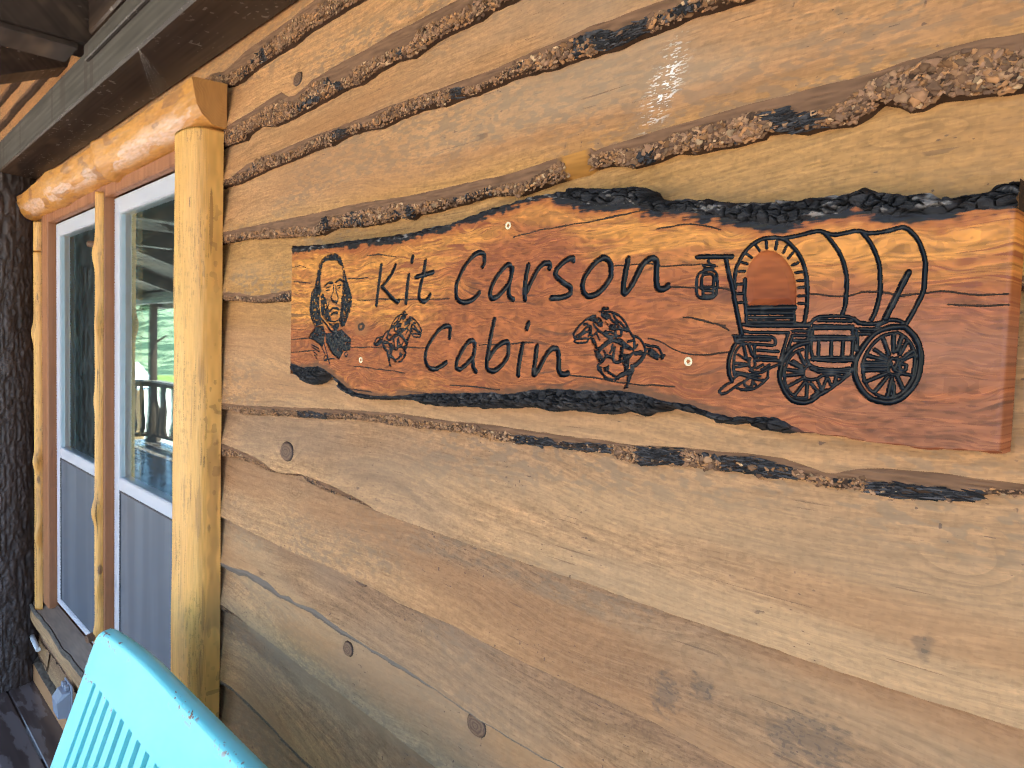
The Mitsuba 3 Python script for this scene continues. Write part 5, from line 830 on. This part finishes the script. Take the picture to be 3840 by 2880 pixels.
def resample(p):
    """a smooth curve through the traced points"""
    p = np.array(p, float)
    if len(p) < 4: return p
    d = np.r_[0, np.cumsum(np.linalg.norm(np.diff(p, axis=0), axis=1))]
    keep = np.r_[True, np.diff(d) > 1e-9]; p, d = p[keep], d[keep]
    from scipy.interpolate import PchipInterpolator
    u = np.linspace(0, d[-1], max(len(p) * 4, 8)); return PchipInterpolator(d, p, axis=0)(u)
def stroke(pts, r, depth, oid, smooth=True, taper=False):
    p = resample(pts) if smooth else np.array(pts, float)
    w = window_of(p, r); gx, gz = GX[w], GZ[w]; best = np.full(gx.shape, 9.0)
    for a, b in zip(p[:-1], p[1:]):
        m = (gx > min(a[0], b[0]) - r) & (gx < max(a[0], b[0]) + r) & (gz > min(a[1], b[1]) - r) & (gz < max(a[1], b[1]) + r)
        if not m.any(): continue
        d = b - a; L = d @ d + 1e-12; u = np.clip(((gx[m] - a[0]) * d[0] + (gz[m] - a[1]) * d[1]) / L, 0, 1)
        best[m] = np.minimum(best[m], np.hypot(gx[m] - a[0] - u * d[0], gz[m] - a[1] - u * d[1]))
    rj = r * (1 + 0.10 * (meshkit.noise(np.stack([gx * 180, gz * 180, 0 * gx], -1), oid) - 0.5) * 2)
    dep = depth * np.clip(1 - (best / rj) ** 2, 0, 1) ** 0.34
    m = dep > DEP[w]; DEP[w] = np.where(m, dep, DEP[w]); OWN[w] = np.where(m & (best < rj), oid, OWN[w])
def fill(pts, dens, oid, depth=0.0030):
    p = np.array(pts); w = window_of(p, 0); gx, gz = GX[w], GZ[w]
    m = shapely.contains_xy(shapely.Polygon(p).buffer(0), gx, gz)
    if dens < -5: pat = ((gx * 0.72 + gz * 0.69) / 0.0052 + 0.25 * meshkit.noise(np.stack([gx * 200, gz * 200, 0 * gx], -1), 2)) % 1.0 < 0.80
    else: pat = meshkit.fbm(np.stack([gx * 420, gz * 230, 0 * gx], -1), 2, oid) < 0.36 + 0.42 * abs(dens)
    dep = depth * (0.6 + 0.8 * meshkit.noise(np.stack([gx * 700, gz * 400, 0 * gx], -1), 5))
    m = m & pat & (dep > DEP[w]); DEP[w] = np.where(m, dep, DEP[w]); OWN[w] = np.where(m, oid, OWN[w])
def carve(strokes, name, label=None, depth=None, mat='groove_paint', shift=lambda p: p):
    oid = len(owners); owners.append((name, label, mat))
    for kind, r, pts in strokes:
        r = {0.85: 0.80, 0.6: 0.72, 0.72: 0.95}.get(r, r) if kind == 'f' else r * {'letter': 1.2, 'rider_carving': 1.35}.get(name, 1.0)
        p = shift(np.array(pts))
        if kind == 's': stroke(p, r * 0.001, (depth or min(r * 0.0013, 0.0048)), oid)
        else: fill(p, r, oid)
    return oid
st_ = D['strokes']
# the sunk arched panel of the wagon comes first, the wagon's lines cut into its rim
pp = np.array(D['misc']['panel']); pol = shapely.Polygon(resample(pp)).buffer(0)
w = window_of(pp, 0.002); inside = shapely.contains_xy(pol, GX[w], GZ[w])
pts_ = shapely.points(GX[w][inside], GZ[w][inside]); dd = shapely.distance(pol.exterior, pts_)
dep = np.zeros(GX[w].shape); dep[inside] = 0.0042 * np.clip(dd / 0.009, 0, 1) ** 0.6
PANEL = len(owners); owners.append(('recessed_panel', 'sunken dark red arched opening of the carved wagon', 'panel_wood'))
DEP[w] = np.maximum(DEP[w], dep); OWN[w] = np.where(inside, PANEL, OWN[w])
cr = np.random.default_rng(3)
for kind, r, pts in st_['cracks']:
    p = resample(pts); p = np.array(p); n_ = max(14, int(abs(p[-1, 0] - p[0, 0]) / 0.006)); u = np.linspace(0, 1, n_)
    d_ = np.linspace(0, 1, len(p)); q_ = np.stack([np.interp(u, d_, p[:, 0]), np.interp(u, d_, p[:, 1])], 1)
    q_[:, 1] += 0.0045 * (meshkit.fbm(np.stack([q_[:, 0] * 34, q_[:, 0] * 0 + len(owners), q_[:, 0] * 0], -1), 3, 4) - 0.5)
    oid = len(owners); owners.append(('crack', None, 'crack_dark'))
    for k in range(n_ - 1):
        wd = (0.25 + 0.75 * math.sin(math.pi * (k + 0.5) / n_) ** 0.5) * (0.35 + 1.0 * float(meshkit.noise(np.array([q_[k, 0] * 60, oid * 3.1, 0.0]), 2)))
        stroke(q_[k:k + 2], 0.00095 * max(wd, 0.62), 0.0012, oid, smooth=False)
for k, ch in zip(('a1', 'a2', 'a3', 'a4', 'a5', 'a6', 'a7', 'a8', 'a9', 'b1', 'b2', 'b3', 'b4', 'b5'), ('K', 'i', 't', 'C', 'a', 'r', 's', 'o', 'n', 'C', 'a', 'b', 'i', 'n')):
    carve(st_['letter_' + k], 'letter', f'carved black letter {ch} of the ' + ('upper' if k[0] == 'a' else 'lower') + ' line')
carve(st_['wagon'], 'wagon_carving', 'carved covered wagon with a hanging lantern, barrel and spoked wheels')
carve(st_['portrait'], 'portrait_carving', 'carved portrait of a long haired person in a coat at the left end')
carve(st_['rider'], 'rider_carving', 'carved rider on a galloping horse facing left, right of the lower line')
def mirror(p):
    u = (p[:, 0] + 0.641) / (0.641 - 0.4893); v = (p[:, 1] - 1.544) / (1.6581 - 1.544)
    return np.stack([-0.9796 - u * (1.1303 - 0.9796), 1.5507 + v * (1.6597 - 1.5507)], 1)
carve(st_['rider'], 'rider_carving', 'carved rider on a galloping horse facing right, left of the lower line', shift=mirror)
DEP *= np.clip(np.minimum(GZ - zb[:, None], zt[:, None] - GZ) / 0.003, 0, 1) * 0.9 + 0.1
PF = np.stack([GX, SYF + DEP, GZ], -1)
# gentle waviness of the planed face and the rounded right end
PF[..., 1] += 0.0012 * (meshkit.fbm(np.stack([GX * 9, GZ * 14, 0 * GX], -1), 2, 8) - 0.5)
rnd = np.clip((GX - (sx1 - 0.006)) / 0.006, 0, 1); PF[..., 1] += 0.005 * (1 - np.sqrt(1 - np.minimum(rnd, 0.999) ** 2))
Q = grid_faces(*GX.shape); ow = OWN.reshape(-1)[Q]
V = PF.reshape(-1, 3); UV = np.stack([(GZ - zb[:, None]).reshape(-1), (zt[:, None] - GZ).reshape(-1)], -1)
s_ = np.sort(ow, axis=1); own = np.where((ow >= 0).sum(1) >= 2, s_[:, 3], -1)
for o in range(-1, len(owners)):
    qq = Q[own == o]
    if not len(qq): continue
    ids, inv = np.unique(qq, return_inverse=True); fq = tri(inv.reshape(-1, 4))
    name, lab, mat = ('face', None, 'sign_wood') if o < 0 else owners[o]
    if name == 'crack':      # a crack that the lettering cuts through is two cracks
        from scipy.sparse import coo_matrix
        from scipy.sparse.csgraph import connected_components
        e_ = np.vstack([fq[:, [0, 1]], fq[:, [1, 2]]]); nc, lab_ = connected_components(coo_matrix((np.ones(len(e_)), (e_[:, 0], e_[:, 1])), shape=(len(ids), len(ids))), directed=False)
        for c_ in range(nc):
            fc = fq[lab_[fq[:, 0]] == c_]
            if len(fc) > 12:
                i2, v2 = np.unique(fc, return_inverse=True); obj('crack', (V[ids][i2], v2.reshape(-1, 3)), mat, S, smooth=True, uv=UV[ids][i2])
        continue
    k = obj(name, (V[ids], fq), mat, S, smooth=True, uv=UV[ids])
    if lab: labels[k] = {'label': lab}
# charred bark along the top and the bottom
def char_band(inner, outer, xs, seed, sign, name, wood_from=None, bulk=1.0):
    nrow = 30; t = np.linspace(0, 1, nrow)[None, :]; h = (outer - inner)[:, None]
    xx = xs[:, None] + 0 * t; k = np.clip(np.abs(h) / 0.014, 0.15, 1.2) * bulk
    zz = inner[:, None] + h * t
    n3 = meshkit.noise(np.stack([xx * 55, zz * 700, 0 * xx + 7], -1), seed); n1 = meshkit.fbm(np.stack([xx * 70, zz * 170, 0 * xx], -1), 4, seed); n2 = meshkit.noise(np.stack([xx * 160, zz * 190, 0 * xx + 4], -1), seed)
    rg_ = np.random.default_rng(seed); nb = int((xs[-1] - xs[0]) * 0.34 / (0.0105 * 0.0075)); pb_ = np.stack([xs[0] + (xs[-1] - xs[0]) * rg_.random(nb), 1.45 + 0.40 * rg_.random(nb)], 1)
    qb = np.stack([xx, zz], -1).reshape(-1, 2); qb = qb + 0.004 * (np.stack([meshkit.fbm(np.c_[qb * 120, qb[:, :1] * 0], 2, 1), meshkit.fbm(np.c_[qb * 120, qb[:, :1] * 0 + 5], 2, 2)], 1) - 0.5)
    db, ib = cKDTree(pb_ * [0.75, 1.15]).query(qb * [0.75, 1.15], k=2); crk = np.clip((db[:, 1] - db[:, 0]) / 0.0016, 0, 1).reshape(xx.shape); blk = rg_.random(nb)[ib[:, 0]].reshape(xx.shape)
    on = np.clip(t * 5, 0, 1) * np.clip((1 - t) * 8, 0, 1)
    y = SYF + 0.024 * np.clip((t - 0.25) / 0.75, 0, 1) ** 2.2 - on * k * (0.006 * (n1 - 0.42) + 0.0015 * (n2 - 0.5) + 0.0025 * (n3 - 0.5) + 0.005 * blk * crk) + on * k * 0.003 * (1 - crk)
    zz = zz + on * 0.004 * (n2 - 0.5) * k
    ash = np.clip((meshkit.fbm(np.stack([xx * 60, zz * 120, 0 * xx + 2], -1), 3, seed + 6) - 0.64) * 12, 0, 1) * np.clip((n1 - 0.48) * 8, 0, 1) * (0.25 if sign < 0 else 1.0)
    c = np.array([0.024, 0.024, 0.026]) * (0.1 + 1.3 * n1[..., None] + 0.8 * n3[..., None] ** 2) * (0.3 + 0.7 * crk[..., None]) + 0.55 * ash[..., None] * np.array([0.42, 0.38, 0.34])
    if wood_from is not None:
        m = np.clip((xx - wood_from) / 0.05, 0, 1)[..., None]; c = c * (1 - m) + m * np.array([0.20, 0.060, 0.024]) * (0.8 + 0.5 * n1[..., None]); y = y * (1 - m[..., 0]) + m[..., 0] * (SYF + 0.026 * t ** 1.8)
    P = np.stack([xx, y, zz], -1)
    back = P[:, -1:].copy(); back[..., 1] = -0.031; P = np.concatenate([P, back], 1); c = np.concatenate([c, c[:, -1:]], 1)
    obj(name, surf(P, sign < 0), 'bark_edge', S, smooth=False, color=c.reshape(-1, 3))
XB = X[::2]; XB = np.append(XB, X[-1]) if XB[-1] != X[-1] else XB
j_ = 0.0022 * (meshkit.fbm(np.stack([XB * 90, XB * 0, XB * 0], -1), 3, 21) - 0.5) * 2
char_band(np.interp(XB, X, zt), np.maximum(curve(so['top_out'], XB) + j_, np.interp(XB, X, zt) + 0.001), XB, 31, 1, 'top_bark', bulk=1.1)
char_band(np.interp(XB, X, zb), np.minimum(curve(so['bottom_out'], XB) + j_, np.interp(XB, X, zb) - 0.001), XB, 32, -1, 'bottom_bark', wood_from=-0.335)
for xe, jj, fl in ((sx0, 0, False), (sx1, -1, True)):
    zs = np.linspace(float(curve(so['bottom_out'], xe)), float(curve(so['top_out'], xe)), 40)
    P = np.stack([np.stack([0 * zs + xe, np.interp(zs, GZ[jj], PF[jj, :, 1]), zs], -1), np.stack([0 * zs + xe + (0.0005 if fl else -0.0005), 0 * zs - 0.031, zs], -1)], 1)
    ue = np.stack([zs - zb[jj], zt[jj] - zs], -1); obj('cut_end', surf(P, fl), 'sign_wood', S, uv=np.repeat(ue, 2, axis=0))
for (x, z), s in zip(D['misc']['screws'], (0.0058, 0.0062, 0.0056)):
    a = np.linspace(0, 2 * np.pi, 25)[:, None]; rr = np.array([0.0, 0.10, 0.30, 0.42, 0.46, 0.80, 0.97, 1.0])[None, :]
    star = 1 + np.where((rr > 0.25) & (rr < 0.5), 0.18 * np.cos(6 * a), 0)
    yy = np.array([0.0016, 0.0016, 0.0016, 0.0012, -0.0004, -0.0012, -0.0008, 0.0006])[None, :] + 0 * a
    P = np.stack([x + s * rr * star * np.cos(a), SYF + yy, z + s * rr * star * np.sin(a)], -1)
    obj('screw', surf(P), 'brass_screw', S, smooth=35)

# ------------------------------------------------------------------ bench
t = thing('garden_bench', 'turquoise painted wooden bench with chipped edges and slatted back', 'bench')
SL = 0.345      # backrest lean: y per z
def by(z, off=0.0): return -0.292 - SL * (0.858 - z) + off
BX0, BX1 = -2.022, -0.52
def crest(x):
    u = np.clip((x - BX0) / 0.42, 0, 1); v_ = np.clip((BX1 - x) / 0.42, 0, 1); m = np.minimum(u, v_)
    return 0.831 + 0.025 * (1 - (1 - m) ** 2)
def slab(x0, x1, zlo, zhi_fn, thick, off, nx=60, nz=10, rnd=0.008, edge=None):
    """a plank lying in the leaning back: rounded front edges, flat back"""
    xs = np.linspace(x0, x1, nx); prof = []
    zh = zhi_fn(xs)
    cornr = np.minimum(np.clip((xs - x0) / 0.026, 0, 1), np.clip((x1 - xs) / 0.026, 0, 1)); zh = zh - 0.022 * (1 - np.sqrt(1 - (1 - cornr) ** 2)) * (edge is not None)
    rowsP, E = [], []
    w = np.linspace(0, 1, nz); strips = []
    def row(z_, yo, e): return np.stack([xs, by(z_, off) + yo, z_], -1), (e if np.ndim(e) else np.full(nx, e))
    def strip(*rr):
        P = np.stack([a for a, b in rr], 1); E = np.stack([b for a, b in rr], 1)
        if edge is not None: E = np.minimum(E, np.minimum(P[..., 0] - x0, x1 - P[..., 0]) + 0.006)
        strips.append((P, E))
    c1, c2, c3, c4 = (zh, 0.0), (zh + 0.45 * rnd, 0.15 * rnd), (zh + 0.75 * rnd, 0.55 * rnd), (zh + 0.85 * rnd, rnd)
    strip(*[row(zlo + (zh - zlo) * ww, 0.0, zh - (zlo + (zh - zlo) * ww)) for ww in w])
    strip(row(*c1, 0.001), row(*c2, 0.002), row(*c3, 0.004), row(*c4, 0.006))
    strip(row(*c4, 0.03), row(zh + 0.10 * thick + 0.8 * rnd, thick * 0.6, 0.05), row(zh + 0.12 * thick, thick, 0.05))
    strip(row(zh + 0.12 * thick, thick, 0.05), row(np.full(nx, zlo) + 0.2 * thick, thick, 0.2))
    strip(row(np.full(nx, zlo) + 0.2 * thick, thick, 0.2), row(np.full(nx, zlo), 0.0, 0.02))
    v, f = join(*[surf(P, False) for P, E in strips]); uvs = np.vstack([np.stack([P[..., 0], E], -1).reshape(-1, 2) for P, E in strips])
    P = np.concatenate([P for P, E in strips], 1)
    caps = []
    for i0, fl in ((0, True), (nx - 1, False)):
        rg = P[i0]; c = len(v); v = np.vstack([v, rg, rg.mean(0)[None]]); uvs = np.vstack([uvs, np.tile([[x0, 0.03]], (len(rg) + 1, 1))])
        cf = np.array([[c + k, c + k + 1, c + len(rg)] for k in range(len(rg) - 1)]); caps.append(cf[:, ::-1] if fl else cf)
    return (v, np.vstack([f, *caps])), uvs
m, uv = slab(BX0, BX1, 0.742, crest, 0.034, 0.0, nx=400, edge=1); obj('crest_rail', m, 'turquoise_paint', t, smooth=40) if False else obj('crest_rail', m, 'turquoise_paint', t, smooth=True, uv=uv)
flat = lambda z_: (lambda xs: 0 * xs + z_)
m, uv = slab(BX0 + 0.002, BX0 + 0.082, FLOOR + 0.01, flat(0.741), 0.044, 0.002, nx=8, nz=30); obj('back_post', m, 'turquoise_paint', t, smooth=True, uv=uv)
m, uv = slab(BX1 - 0.082, BX1 - 0.002, FLOOR + 0.01, flat(0.741), 0.044, 0.002, nx=8, nz=30); obj('back_post', m, 'turquoise_paint', t, smooth=True, uv=uv)
m, uv = slab(BX0 + 0.083, BX1 - 0.083, 0.30, flat(0.37), 0.030, 0.006, nx=20, nz=4); obj('lower_rail', m, 'turquoise_paint', t, smooth=True, uv=uv)
xk = BX0 + 0.083 + 0.018
while xk + 0.038 < BX1 - 0.09:
    m, uv = slab(xk, xk + 0.032, 0.371, flat(0.741), 0.024, 0.003, nx=6, nz=14, rnd=0.003); obj('back_slat', m, 'turquoise_paint', t, smooth=True, uv=uv); xk += 0.0573
def bb(*a): 
    v, f = box(*a); return trimesh.Trimesh(v, f)
for k in range(6):
    y1 = by(0.27) - 0.02 - 0.078 * k; v, f = box(BX0 + 0.01, BX1 - 0.01, y1 - 0.07, y1, 0.235 - 0.004 * (k == 5), 0.26, 0.004)
    obj('seat_slat', (v, f), 'turquoise_paint', t, uv=np.stack([v[:, 0], 0 * v[:, 0] + 0.03], -1))
yF = by(0.27) - 0.02 - 0.078 * 6
for x0 in (BX0 + 0.004, BX1 - 0.066):
    for nm, bx_ in (('front_leg', (x0, x0 + 0.062, yF - 0.03, yF + 0.03, FLOOR + 0.003, 0.47)), ('seat_rail', (x0 + 0.01, x0 + 0.05, yF + 0.031, by(0.2) + 0.0, 0.17, 0.232)), ('arm_rest', (x0 - 0.008, x0 + 0.070, yF - 0.05, by(0.5) - 0.001, 0.471, 0.498))):
        v, f = box(*bx_, 0.006); obj(nm, (v, f), 'turquoise_paint', t, uv=np.stack([v[:, 0], 0 * v[:, 0] + 0.03], -1))

# ------------------------------------------------------------------ small things
t = thing('outlet_cover', 'grey plastic weatherproof outlet cover low on the wall behind the bench', 'outlet')
OX, OZ, k_ = -3.47, 0.02, 0.85
def ob(*a): return box(OX + a[0] * k_, OX + a[1] * k_, a[2], a[3], OZ + a[4] * k_, OZ + a[5] * k_, 0.003)
obj('back_plate', ob(-0.07, 0.07, -0.060, -0.0535, -0.085, 0.085), 'grey_plastic', t)
hull = trimesh.convex.convex_hull(np.array([[OX + x * k_, y, OZ + z * k_] for x, y, z in [(-0.065, -0.061, -0.075), (0.065, -0.061, -0.075), (-0.065, -0.061, 0.055), (0.065, -0.061, 0.055), (-0.055, -0.105, -0.07), (0.055, -0.105, -0.07), (-0.055, -0.11, 0.01), (0.055, -0.11, 0.01), (-0.05, -0.09, 0.05), (0.05, -0.09, 0.05)]]))
obj('lid', hull, 'grey_plastic', t)
for hx in (-0.045, 0.015): obj('hinge', ob(hx, hx + 0.03, -0.078, -0.0612, 0.0565, 0.082), 'grey_plastic', t)
t = obj('water_pipe', tube([[-4.7, -0.055, 0.115], [-4.3, -0.055, 0.058], [-4.09, -0.055, 0.028]], 0.012, 10), 'white_pipe', smooth=50); labels[t] = {'label': 'white plastic pipe running down the wall behind the log column', 'category': 'pipe'}
t = thing('cobweb', 'thin grey cobweb strung between the dark beam and the wall', 'cobweb')
wr = np.random.default_rng(5); A_ = np.array([-2.072, -0.196, 2.357])
for k in range(6):
    u = k / 5; Bp = np.array([-2.42 + 0.15 * u, -0.034, 2.335 - 0.012 * wr.random()]); m_ = (A_ + Bp) / 2 + np.array([0, 0, -0.008 * wr.random()])
    obj('strand', tube([A_, m_, Bp], 0.00016, 4, False), 'web_silk', t)
